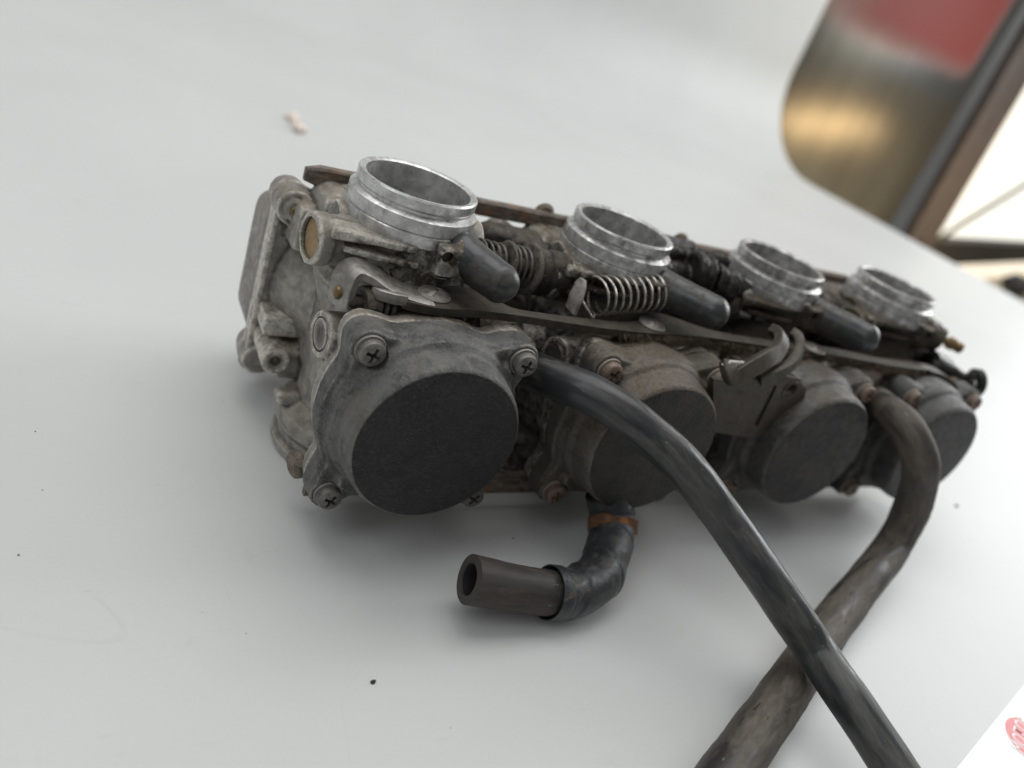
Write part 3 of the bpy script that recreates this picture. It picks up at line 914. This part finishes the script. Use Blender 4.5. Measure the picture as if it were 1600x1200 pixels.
for i, tip in enumerate([(18.6, -33.0, -14.6), (22.8, -35.0, -12.9), (22.5, -37.0, -13.2)]):
    o = rubber_cap(i, tip, bodies[i])
    o.location = W((0, 0, 0)) - (bank_w + bodies[i].location)
    o.color = (0.5, 0.5, 0.5, 1)
def paint(o):
    f = capdirt[0] if (o.name.startswith('vacuum') or o.name.startswith('cap_face')) else dirt[0]
    o.color = (f[0], f[1], f[2] if len(f) > 2 else 0.5, 1)
    for ch in o.children: paint(ch)
for o in parts: paint(o)

def part(name, bm, mat, parent=None, r=0.5, **k):
    o = obj(name, bm, mat, parent or bank, (0, 0, 0), **k)
    o.color = (r, 0.5, 0.5, 1)
    return o
# rusty rails joining the carburettors: one along the back at the top, one low behind the caps
def ribbon(path, wd, th, bev=0.35, n=1):
    """flat strip: path = list of (point), wd across 'b', th across 'a'"""
    a, b = th / 2, wd / 2
    return [(-a, -b + bev), (-a + bev, -b), (a - bev, -b), (a, -b + bev), (a, b - bev), (a - bev, b), (-a + bev, b), (-a, b - bev)]
bm = new()
ln = []
for i in range(0, 60):
    x = -26.0 + (273) * i / 59
    ln.append((x, 28.0 + 0.25 * noise.noise(Vector((x * 0.05, 0, 0))), -13.0 - 1.0 * max(0.0, 1 - (x + 26) / 40) + 0.3 * noise.noise(Vector((x * 0.04, 3, 0)))))
sweep(bm, ln, lambda f: [(a * min(1, 0.55 + f * 30), b * min(1.0, 0.62 + math.sqrt(f * 22)) * (1.14 - 0.17 * min(1, f * 6))) for a, b in ribbon(None, 5.8, 4.2, 0.7)])
for x in (66, 136):
    cyl(bm, (x, 29.2, -12.0), (x, 32.5, -12.0), 4.6, 4.2, 24, 1.2)
rail = part('upper_rail', bm, M['rust'], r=0.5)
bm = new()
ln = [(-22 + 290 * i / 40, -33.0, -90.5) for i in range(41)]
sweep(bm, ln, ribbon(None, 9.0, 2.6, 0.5))
part('lower_rail', bm, M['rust'])
for x in (-24.5,):
    bm = new(); lathe(bm, [(4.4, 0), (4.6, 1.2), (3.9, 2.6), (2, 3.2), (0, 3.3)], (x, -30.5, -84.5), (-1, -0.35, -0.1), 24)
    rough_up(bm, 0.5, 0.5)
    part('rail_screw', bm, M['rust'])

# long flat linkage bar over the caps
zb0, zb1 = -26.6, -24.1
front = [(-9.0, -33.2), (-4, -34.6), (2, -35.2), (8, -34.4), (14, -33.6), (30, -33.4), (50, -34.6), (62, -35.0), (80, -34.6), (96, -33.0), (110, -32.2), (140, -33.0), (170, -33.4), (200, -35.5), (215, -37.0), (234, -37.4), (246, -36.0)]
back = [(246, -31), (234, -30.5), (214, -31), (196, -28.5), (178, -27), (150, -27.4), (128, -27), (112, -24), (104, -19), (92, -17), (84, -24), (74, -28.5), (50, -29.6), (38, -29.6), (28, -28.6), (22, -21), (14, -18), (6, -21), (0, -22), (-6, -22.5), (-9, -24)]
bm = new()
prism(bm, spline([Vector((a, b, 0)) for a, b in front], 3) and [(p.x, p.y) for p in spline([Vector((a, b, 0)) for a, b in front], 3)] + [(p.x, p.y) for p in spline([Vector((a, b, 0)) for a, b in back], 3)], 'Z', zb0, zb1, 0.3)
bar = part('linkage_bar', bm, M['bracket'], r=0.50)
# left end: tongue rising to a folded tab
bm = new()
pth = [(1, -28.8, -25.2), (-6, -27.8, -24.8), (-12, -26.0, -23.4), (-16, -24.4, -21.8), (-20.5, -23.8, -20.7), (-23.0, -24.4, -21.8), (-24.0, -25.4, -24.5), (-24.3, -26.4, -28.0), (-24.2, -27.2, -31.0)]
sweep(bm, spline(pth, 6), lambda f: [(a * (1.0 - 0.25 * f), b) for a, b in [(-5.4, -1.0), (-5.0, -1.25), (5.0, -1.25), (5.4, -1.0), (5.4, 1.0), (5.0, 1.25), (-5.0, 1.25), (-5.4, 1.0)]], up=(0, 0, 1))
prism(bm, [(-17.5, -29.5), (-8, -31.5), (-8, -33.5), (-12, -33.2), (-16.0, -31.8)], 'Z', -25.8, -22.6, 0.4)
part('end_tab', bm, M['tab'], bar, r=0.35)
bm = new(); lathe(bm, [(0, 1.5), (1.0, 1.4), (1.8, 0.9), (2.0, 0), (1.2, -2)], (-25.2, -26.3, -27.5), (-1, 0, 0), 20)
part('rivet', bm, M['brass'], bar)
# choke plunger behind the tab
bm = new()
lathe(bm, [(2.2, 0), (2.2, 4.5), (4.6, 4.6), (4.8, 5.2), (4.8, 9.2), (4.1, 9.3), (4.1, 10.0), (5.2, 10.1), (5.2, 11.0), (4.4, 11.1), (4.4, 12.0), (5.4, 12.1), (5.4, 13.2), (4.2, 13.3), (4.2, 20)], (-23.5, -28.6, -28.8), (1, 0.14, 0), 32)
part('plunger', bm, M['grime'], r=0.45)
bm = new(); lathe(bm, [(2, 0), (5.0, 0), (5.0, 1.2), (4.2, 1.3), (4.2, 3), (5.4, 3.1), (5.4, 4)], (-12, -18, -27), (1, 0.3, 0.2), 28)
part('plunger_collar', bm, M['grime'], r=0.4)
# pivot screws of the bar
for k, (x, y) in enumerate([(2.6, -27.2), (86, -28.0), (170, -30.5)]):
    bm = new()
    lathe(bm, [(4.9, 0), (5.0, 0.35), (4.5, 0.9), (3.2, 1.35), (1.6, 1.55), (0, 1.6)], (x, y, zb1 + 0.02), (0, 0, 1), 36)
    s_ = part('pivot_screw', bm, M['screw'], bar, r=0.55)
    bm = new(); lathe(bm, [(2, -0.1), (5.3, -0.1), (5.4, -0.8), (4.8, -0.9), (4.8, -1.5), (5.6, -1.6), (5.5, -2.3), (4.4, -2.4), (4.4, -6), (2, -6)], (x, y, zb0), (0, 0, 1), 36)
    part('spring_washer', bm, M['steel'], bar)
    bm = new(); cyl(bm, (x + 0.6, y + 0.6, zb1 + 1.50), (x + 0.6, y + 0.6, zb1 + 1.66), 0.7, 0.6, 12)
    part('punch_mark_shade', bm, M['hole_shade'], s_)
# furry grime clinging to the underside and front of the bar
random.seed(11)
vs, fs = [], []
def fur(n, pick, ln_, wd=0.09):
    for _ in range(n):
        p, nrm = pick()
        d = (Vector(nrm) + Vector((random.gauss(0, .6), random.gauss(0, .5), random.gauss(0, .6)))).normalized()
        L_ = ln_ * random.uniform(0.3, 1.25)
        sd = d.cross(Vector((random.uniform(-1, 1), random.uniform(-1, 1), random.uniform(-1, 1)))).normalized() * wd
        bend = Vector((random.gauss(0, .4), random.gauss(0, .3), random.gauss(-.2, .4))) * L_ * 0.6
        i = len(vs)
        vs.extend([p - sd, p + sd, p + d * L_ * 0.5 + sd * 0.6 + bend * 0.25, p + d * L_ * 0.5 - sd * 0.6 + bend * 0.25, p + d * L_ + bend])
        fs.extend([(i, i + 1, i + 2, i + 3), (i + 3, i + 2, i + 4)])
def fy(x):
    for (a, ya), (b, yb) in zip(front, front[1:]):
        if a <= x <= b: return ya + (yb - ya) * (x - a) / (b - a)
    return front[-1][1]
def on_bar():
    x = random.choice([random.uniform(68, 150), random.uniform(88, 118), random.uniform(100, 240), random.uniform(150, 240)])
    z = random.uniform(zb0 - 0.3, zb1 - 0.6)
    cl = noise.noise(Vector((x * 0.25, 0, 0)))
    return Vector((x, fy(x) + 0.1, z - max(0, cl) * 0.9)), (0, -0.8, -0.7)
fur(9000, on_bar, 2.2, 0.14)
def on_bar2():
    x = random.uniform(14, 80)
    return Vector((x, fy(x) + 0.1, random.uniform(zb0, zb1))), (0, -1, -0.3)
fur(500, on_bar2, 0.5)
def under():
    x = random.uniform(96, 128)
    return Vector((x, random.uniform(-33, -29), zb0 - 0.1)), (0, -0.3, -1)
fur(1800, under, 2.8, 0.13)
me = bpy.data.meshes.new('grime_fluff')
me.from_pydata([tuple(v * S) for v in vs], [], fs)
fl = obj('grime_fluff', me, plain('dusty fluff', (0.13, 0.10, 0.065), 0.9, nz=0.8), bar, (0, 0, 0)); fl['kind'] = 'stuff'

# bright coil spring in front of the second throat, and its anchor tab
bm = new()
sa, sb = Vector((61.5, -22.2, -19.2)), Vector((91.5, -19.0, -15.2))
def sp_ends(pts):
    h = [Vector((56.0, -25.2, -17.5)), Vector((56.6, -26.0, -20.8)), Vector((59.0, -27.5, -23.0)), Vector((63.5, -29.0, -24.2)), Vector((62.0, -27.8, -25.6))]
    return spline(h, 4)[:-1] + pts[6:] if False else pts
coil(bm, sa, sb, 6.5, 0.42, 9.5, 28, 8)
hook = spline([(62.2, -26.0, -24.0), (60.0, -28.6, -24.2), (58.0, -28.0, -22.4), (56.2, -25.8, -20.6), (55.0, -24.4, -19.2), (54.4, -23.6, -17.6), (54.6, -24.0, -16.0)], 6)
sweep(bm, hook, circ(0, 0, 0.42, 8))
part('return_spring', bm, M['bright_wire'], r=0.35)
bm = new()
coil(bm, sb + Vector((-4, 0.4, -0.5)), sb + Vector((5, -0.6, 0.6)), 6.5, 0.42, 4.5, 28, 8)
part('spring_tail', bm, M['grime'], r=0.6)
bm = new()
tb = [(-20.6, -25.0), (-26.2, -25.0), (-26.4, -19.5), (-25.4, -15.2), (-23.8, -13.4), (-21.6, -13.6), (-20.2, -15.6), (-20.0, -20)]
prism(bm, tb, 'X', 53.6, 55.2, 0.35)
part('spring_tab', bm, M['bowl'], r=0.30)

# throttle shaft, coils and washers between the first and second carburettor
sh = [(18.0, -7.6, -17.6), (60.0, -8.2, -20.0)]
bm = new(); cyl(bm, sh[0], sh[1], 3.0, 3.0, 24)
shaft = part('throttle_shaft', bm, M['grime'], r=0.6)
def disc(x, r, t, z=-18.6, y=-7.8):
    bm = new(); lathe(bm, [(3.0, 0), (r - .5, 0), (r, .4), (r, t - .4), (r - .5, t), (3.0, t)], (x, y, z), (1, 0, -0.04), 44)
    rough_up(bm, 0.25, 0.3)
    return bm
part('shaft_washer', disc(33.0, 7.6, 1.3), M['grime'], shaft, r=0.35)
part('shaft_washer', disc(41.8, 8.9, 1.9, -19.2), M['grime'], shaft, r=0.35)
bm = new(); coil(bm, (22.5, -7.6, -17.8), (32.0, -7.8, -18.4), 5.6, 0.5, 4.0, 24, 8)
part('torsion_spring', bm, M['steel'], shaft, r=0.6)
bm = new(); coil(bm, (34.8, -7.8, -18.6), (41.5, -7.8, -19.0), 6.4, 0.5, 3.0, 24, 8)
part('torsion_spring', bm, M['steel'], shaft, r=0.6)
bm = new(); lathe(bm, [(7.2, 0), (7.9, 0.6), (8.0, 4), (7.6, 4.3), (8.0, 4.7), (8.1, 9), (7.9, 12)], (43.8, -8.0, -19.4), (1, 0, -0.02), 44)
rough_up(bm, 0.55, 0.35)
part('shaft_sleeve', bm, M['grime'], shaft, r=0.80)
bm = new()
box(bm, (35, 12, -26), (62, 24, -15.2), 4, seg=3)
box(bm, (56, 8, -30), (64, 24, -17), 3)
cyl(bm, (57, 6.5, -21), (57, 16, -21), 4.6, 4.6, 20, 1)
cyl(bm, (49, 10, -20), (49, 14, -20), 3.8, 3.8, 20, 1)
part('lever_housing', baked(bm, 0.9, 3, None, 0.3, 'lever_housing'), M['grime'], r=0.85)
# black mechanism between the second and third throat
bm = new()
cyl(bm, (104, 0, -15.0), (150, 0, -18), 5.4, 5.4, 28)
lathe(bm, [(7.5, 0), (8.6, .5), (8.6, 3), (7.2, 3.6), (7.0, 5.4), (8.3, 6), (8.3, 7.4), (6.0, 8)], (117, -2, -12.0), (1, -0.25, 0), 40)
lathe(bm, [(6.6, 0), (7.0, .6), (7.0, 3.2), (6.2, 3.8), (6.2, 5), (7.4, 5.6), (7.4, 9.5), (6.0, 10.6), (4.6, 17), (0, 18.4)], (126, -5, -12.5), (1, -0.28, -0.12), 40)
box(bm, (110, 4, -18), (134, 22, -6), 4, seg=3)
cyl(bm, (121, 7, -8), (138, 2, -7.5), 3.8, 3.2, 20, 1)
box(bm, (112, -8, -26), (150, 6, -18), 3)
mech = part('throttle_mechanism', baked(bm, 0.6, 2, None, 0.35, 'throttle_mechanism', dscale=3), M['dark_steel'], r=0.55)
bm = new(); lathe(bm, [(2.6, -5), (2.7, 0), (3.1, .6), (2.9, 2.2), (1.7, 3.4), (0, 3.9)], (139.5, -12.5, -13.8), (0.75, -0.65, 0.15), 28)
part('adjuster_screw', bm, M['steel'], mech, r=0.3)
bm = new(); cyl(bm, (138, -15, -20.5), (143, -16.5, -20.5), 1.8, 1.6, 16, .4)
cyl(bm, (146, -16.0, -20.6), (151, -17, -20.6), 1.4, 1.4, 16, .4)
part('adjuster_pin', bm, M['steel'], mech, r=0.3)
# fuel and air pipes crossing the gaps low down, in the dark
for x0_, x1_ in ((22, 60), (102, 144), (186, 224)):
    for y, z, r_ in ((14, -46, 6.0), (2, -62, 5.0), (18, -74, 7.0)):
        bm = new(); cyl(bm, (x0_, y, z), (x1_, y, z), r_, r_, 28)
        lathe(bm, [(r_, 0), (r_ + 1.3, .3), (r_ + 1.3, 3), (r_, 3.4)], ((x0_ + x1_) / 2 - 2, y, z), (1, 0, 0), 28)
        part('joint_pipe', bm, M['grime'], r=0.8)
for x in (38.5, 121, 203):
    bm = new(); lathe(bm, [(5.2, 0), (6.2, 1), (6.2, 9), (7.8, 9.6), (7.8, 13), (5.5, 14), (5.5, 26)], (x, -30, -40.5), (-0.3, 1, 0.1), 28)
    cyl(bm, (x - 12, -14, -40), (x + 14, -14, -40), 5.5, 5.5, 24)
    part('vent_union', bm, M['body'], r=0.75)
# throttle shaft between third and fourth, with its links
bm = new()
cyl(bm, (186, 0.6, -18.2), (226, 0.6, -18.6), 5.0, 5.0, 24)
lathe(bm, [(6.5, 0), (7.6, .5), (7.6, 3), (6.4, 3.6), (6.4, 9), (8.2, 9.5), (8.2, 12), (6, 12.5)], (196, 0.6, -18.3), (1, 0, 0), 36)
box(bm, (186, 8, -24), (220, 24, -13), 4)
part('shaft_link', baked(bm, 0.9, 3, None, 0.3, 'shaft_link'), M['grime'], r=0.75)

# cable bracket between the second and third cap
YB = -52.0
def Pb(px, py): 
    p = P(px, py, 'Y', YB); return (p.x, p.z)
bm = new()
ol = [Pb(1112, 590), Pb(1150, 596), Pb(1190, 604), Pb(1213, 590), Pb(1222, 585), Pb(1243, 590), Pb(1257, 606), Pb(1252, 628), Pb(1245, 652), Pb(1240, 670), Pb(1228, 681), Pb(1200, 684), Pb(1160, 680), Pb(1112, 673)]
prism(bm, ol, 'Y', YB - 1.0, YB + 1.2)
cut = new()
sl = [Pb(1208, 598), Pb(1211, 602), Pb(1182, 664), Pb(1175, 663)]
prism(cut, sl, 'Y', YB - 4, YB + 4)
hx, hz = Pb(1232, 607)
cyl(cut, (hx, YB - 4, hz), (hx, YB + 4, hz), 2.5, 2.5, 24)
bm = boolean(bm, cut)
lathe(bm, [(2.55, -0.2), (3.0, -0.7), (3.8, -0.5), (4.1, 0.2), (3.0, 0.6)], (hx, YB - 0.9, hz), (0, 1, 0), 32, loop=True)
brk = part('cable_bracket', bm, M['bracket'], r=0.62)
rect = [(-2.9, -1.3), (-2.5, -1.7), (2.5, -1.7), (2.9, -1.3), (2.9, 1.3), (2.5, 1.7), (-2.5, 1.7), (-2.9, 1.3)]
bm = new()
def Pq(px, py, y): return P(px, py, 'Y', y)
sweep(bm, spline([Pq(1136, 566, -52), Pq(1139, 580, -55), Pq(1147, 590, -56.0), Pq(1168, 578, -55), Pq(1196, 562, -53), Pq(1214, 550, -50), Pq(1221, 534, -47), Pq(1218, 522, -43.5), Pq(1206, 516, -40)], 7), lambda f: [(a * (0.8 + 0.25 * math.sin(f * PI)), b) for a, b in rect], up=(0.25, 1, 0.1))
part('bracket_hook', bm, M['bracket'], brk, r=0.62)
bm = new()
sweep(bm, spline([Pq(1186, 592, -53.5), Pq(1204, 586, -54), Pq(1222, 578, -53.5), Pq(1238, 566, -51), Pq(1247, 550, -48), Pq(1249, 536, -45), Pq(1244, 526, -42), Pq(1236, 521, -40)], 7), lambda f: [(a * 0.75, b) for a, b in rect], up=(0.25, 1, 0.1))
part('bracket_hook', bm, M['bracket'], brk, r=0.62)
bm = new()
prism(bm, [tuple(Pb(*p)) for p in ((1124, 566), (1138, 560), (1160, 562), (1168, 570), (1152, 586), (1142, 584))], 'Y', YB - 2.2, YB - 0.6, 0.3)
part('bracket_tongue', bm, M['body'], brk, r=0.35)
bm = new()
sweep(bm, spline([Pq(1150, 592, -54), Pq(1180, 602, -53), Pq(1214, 588, -53), Pq(1224, 574, -51)], 6), [(-2.6, -1), (2.6, -1), (2.6, 1), (-2.6, 1)], up=(0, 1, 0))
part('bracket_fold', bm, M['bracket'], brk, r=0.6)

# right-hand end: arm with an eye, block and brass nozzle
bm = new()
box(bm, (262, -16, -24), (272, 4, -10), 2)
cyl(bm, (262, -6, -17), (277, -12.5, -17.5), 6.2, 4.2, 24)
box(bm, (250, -20, -30), (268, 6, -20), 3)
part('end_block', baked(bm, 0.8, 3, None, 0.3, 'end_block'), M['body'], r=0.8)
bm = new()
nb, ntp = Vector((274, -12, -17.2)), Vector((286.0, -21.4, -18.6))
nl = (ntp - nb).length
lathe(bm, [(3.0, -3), (2.6, 0), (2.0, 1), (1.9, nl * .45), (3.0, nl * .52), (3.1, nl * .7), (2.2, nl * .78), (2.7, nl * .84), (2.6, nl * .97), (2.0, nl), (1.0, nl), (0.9, nl - 2), (0, nl - 2)], nb, ntp - nb, 28)
part('brass_nozzle', bm, M['brass'], r=0.45)
bm = new()
sweep(bm, spline([(244, -34, -25.2), (254, -35.5, -26.0), (262, -39.5, -29), (267, -44, -36), (268, -47, -43)], 8), [(-3.6, -1.1), (3.6, -1.1), (3.6, 1.1), (-3.6, 1.1)], up=(0, 0, 1))
part('end_arm', bm, M['bracket'], r=0.66)
bm = new()
sweep(bm, spline([(232, -37, -27), (236, -42, -33), (233, -45, -42)], 8), [(-2, -.9), (2, -.9), (2, .9), (-2, .9)], up=(0, 0, 1))
part('end_strut', bm, M['bracket'], r=0.7)
e1 = P(1524, 598, 'X', 284)
bm = new()
ed = Vector((0.85, -0.45, 0.25)).normalized()
lathe(bm, [(3.0, -1.5), (3.0, 1.5), (3.6, 2.0), (6.2, 2.0), (6.8, 1.4), (6.8, -1.4), (6.2, -2), (3.6, -2)], e1, ed, 40, loop=True)
cyl(bm, e1 + Vector((-16, 10, 1)), e1 + Vector((-3, 2, -3.5)), 5.4, 5.0, 24, 1)
cyl(bm, e1 + Vector((-24, 13, 0)), e1 + Vector((-12, 8, 0)), 7.5, 6.4, 24, 2)
cyl(bm, e1 + Vector((-8, 1, -9)), e1 + Vector((2.5, -5, -10.5)), 4.2, 3.8, 24, 1)
part('end_eye', bm, M['dark_steel'], r=0.45)
bm = new()
box(bm, (258, -30, -46), (276, -12, -28), 4)
part('end_housing', baked(bm, 0.9, 3, None, 0.3, 'end_housing'), M['grime'], r=0.8)

# ------------------------------------------------------------------ hoses
def hose(name, pts, rr, mat, label, inner=None, wob=0.02, closed=True, flat=None, seg=40, n=14, props=None):
    path = spline(pts, n)
    bm = new()
    lay = bm.verts.layers.float_vector.new('hose_co')
    def sect(f):
        r = rr(f) if callable(rr) else rr
        return [(r * math.cos(2 * PI * i / seg), r * math.sin(2 * PI * i / seg)) for i in range(seg)]
    rings = sweep(bm, path, sect, cap=False)
    if inner:
        # wall thickness and a visible bore at the first end
        t = (path[1] - path[0]).normalized()
        ctr = path[0]
        prev = rings[0]
        for ri, (rad, dep) in enumerate(((inner * 1.04, -0.15), (inner, 0.4), (inner * 0.98, 5), (inner * 0.98, 16))):
            ring = [bm.verts.new(ctr + (v.co - ctr).normalized() * rad + t * dep) for v in rings[0]]
            for k in range(seg): bm.faces.new((prev[k], prev[(k + 1) % seg], ring[(k + 1) % seg], ring[k])).material_index = 1 if ri >= 2 else 0
            prev = ring
        f_ = bm.faces.new(prev)
        f_.material_index = 1
    else: bm.faces.new(rings[0])
    bm.faces.new(rings[-1])
    dist = 0.0
    for i, ring in enumerate(rings):
        if i: dist += (path[i] - path[i - 1]).length
        for k, v in enumerate(ring):
            a = 2 * PI * k / seg
            v[lay] = Vector((6 * math.cos(a), 6 * math.sin(a), dist * 0.22 + 31 * len(path)))
    bm.normal_update()
    for v in bm.verts:
        if inner and (v.co - path[0]).length < (rr(0) if callable(rr) else rr) * 0.9: continue
        v.co += v.normal * (wob * 6 * noise.noise(v.co * 0.07) + wob * 1.6 * noise.noise(v.co * 0.4))
    return bm
h1 = [P(800, 566, 'Y', -24), P(838, 582, 'Y', -38), P(880, 598, 'Y', -48), P(925, 617, 'Y', -57), P(985, 655, 'Y', -67.5), P(1060, 720, 'Y', -80), P(1130, 808, 'Y', -93), P(1200, 908, 'Y', -110), P(1268, 1008, 'Z', -77.5), P(1330, 1098, 'Z', -80), P(1400, 1206, 'Z', -85), P(1490, 1345, 'Z', -90)]
bm = hose('h', h1, 6.25, None, None, wob=0.05)
obj('rubber_hose', bm, M['hose_grey'], None, (0, 0, 0), sharp=60, label='long grey black hose from between the first two caps, crossing over the brown hose', category='hose', group='rubber hoses')
h2 = [P(1352, 616, 'Y', -30), P(1376, 633, 'Y', -46), P(1400, 652, 'Y', -60), P(1424, 680, 'Y', -70), P(1438, 718, 'Y', -75.5), P(1436, 758, 'Y', -78), P(1420, 805, 'Y', -80), P(1393, 854, 'Y', -84), P(1355, 905, 'Y', -95), P(1310, 962, 'Z', TZ + 7.6), P(1260, 1032, 'Z', TZ + 7.4), P(1205, 1112, 'Z', TZ + 7.4), P(1140, 1204, 'Z', TZ + 7.4), P(1060, 1330, 'Z', TZ + 7.4)]
print('h2', [tuple(round(c) for c in p) for p in h2]); print('h1', [tuple(round(c) for c in p) for p in h1])
bm = hose('h', h2, lambda f: 6.5 + 0.7 * min(1, max(0, f * 1.6)), None, None, wob=0.08)
obj('rubber_hose', bm, M['hose_brown'], None, (0, 0, 0), sharp=60, label='brown dusty hose curving out past the fourth cap and under the grey hose', category='hose', group='rubber hoses')

h3 = [P(733, 905, 'Z', -86), P(790, 916, 'Z', -88), P(845, 925, 'Z', -90), P(893, 925, 'Z', -91.5), P(931, 905, 'Z', -91.5), P(948, 868, 'Z', -90), P(956, 832, 'Z', -88), P(955, 800, 'Z', -84), P(950, 770, 'Z', -78)]
print('h3', [tuple(round(c) for c in p) for p in h3])
stub = empty('wrapped_hose_stub', (h3[3].x, h3[3].y, TZ), 'short bent hose stub with open end, wrapped in black tape, under the second cap', 'hose')
bm = hose('h', h3, lambda f: 7.25 - 0.35 * min(1, f * 8), None, None, inner=4.5, wob=0.04, seg=48)
o = obj('hose_tube', bm, M['hose_stub'], stub, (0, 0, 0), sharp=50)
o.data.materials.append(M['hole_shade'])
full = spline(h3, 14)
wrap = full[31:]
bm = new()
def wsect(f):
    r0 = 7.8 + 0.10 * math.sin(f * 40) + (0.35 if f < 0.06 else 0)
    sg = 56
    out = []
    for i in range(sg):
        a = 2 * PI * i / sg
        # overlapping spiral turns of tape and wrinkles on the inside of the bend
        tt = (f * 4.5 + a / (2 * PI)) % 1.0
        r = r0 + 0.38 * (1 - tt) ** 3 + 0.38 * noise.noise(Vector((math.cos(a) * 1.3, math.sin(a) * 1.3, f * 7)))
        if f < 0.03: r -= 0.0
        out.append((r * math.cos(a), r * math.sin(a)))
    return out
pw_ = spline([tuple(p) for p in wrap[::3]], 6)
rings = sweep(bm, pw_, wsect, cap=False)
# open sleeve mouth standing off the tube
t = (pw_[1] - pw_[0]).normalized(); ctr = pw_[0]
prev = rings[0]
for rad, dep in ((-0.35, 0.0), (-0.6, 3.0), (-2.0, 9.0)):
    ring = [bm.verts.new(v.co + (v.co - ctr).normalized() * rad + t * dep) for v in rings[0]]
    for k in range(len(ring)): bm.faces.new((prev[k], prev[(k + 1) % 56], ring[(k + 1) % 56], ring[k]))
    prev = ring
# lip lifts away at the top
for v in rings[0] + rings[1] + rings[2] + prev:
    pass
obj('tape_wrap', bm, M['tape'], stub, (0, 0, 0), sharp=40)
# rusty orange band twisted round the wrap near its top
bm = new()
k = int(len(full) * 0.79)
c_, t_ = full[k], (full[k + 1] - full[k - 1]).normalized()
t_ = (t_ + Vector((-0.10, 0.1, 0.45))).normalized()
u_, v_, t_ = frame(t_)
ring = [c_ + (u_ * math.cos(R(a)) + v_ * math.sin(R(a))) * (8.25 + 0.2 * math.sin(R(a * 3))) + t_ * 0.7 * math.sin(R(a * 2)) for a in range(0, 361, 8)]
sweep(bm, ring, lambda f: [(-0.45, -2.2 - 1.0 * noise.noise(Vector((f * 9, 0, 0)))), (0.30, -1.6 - 1.2 * noise.noise(Vector((f * 9, 0, 0)))), (0.42, 0), (0.30, 1.7 + 1.3 * noise.noise(Vector((f * 8, 4, 0)))), (-0.45, 2.4 + 1.3 * noise.noise(Vector((f * 8, 4, 0))))], up=t_)
obj('rusty_band', bm, M['orange'], stub, (0, 0, 0))
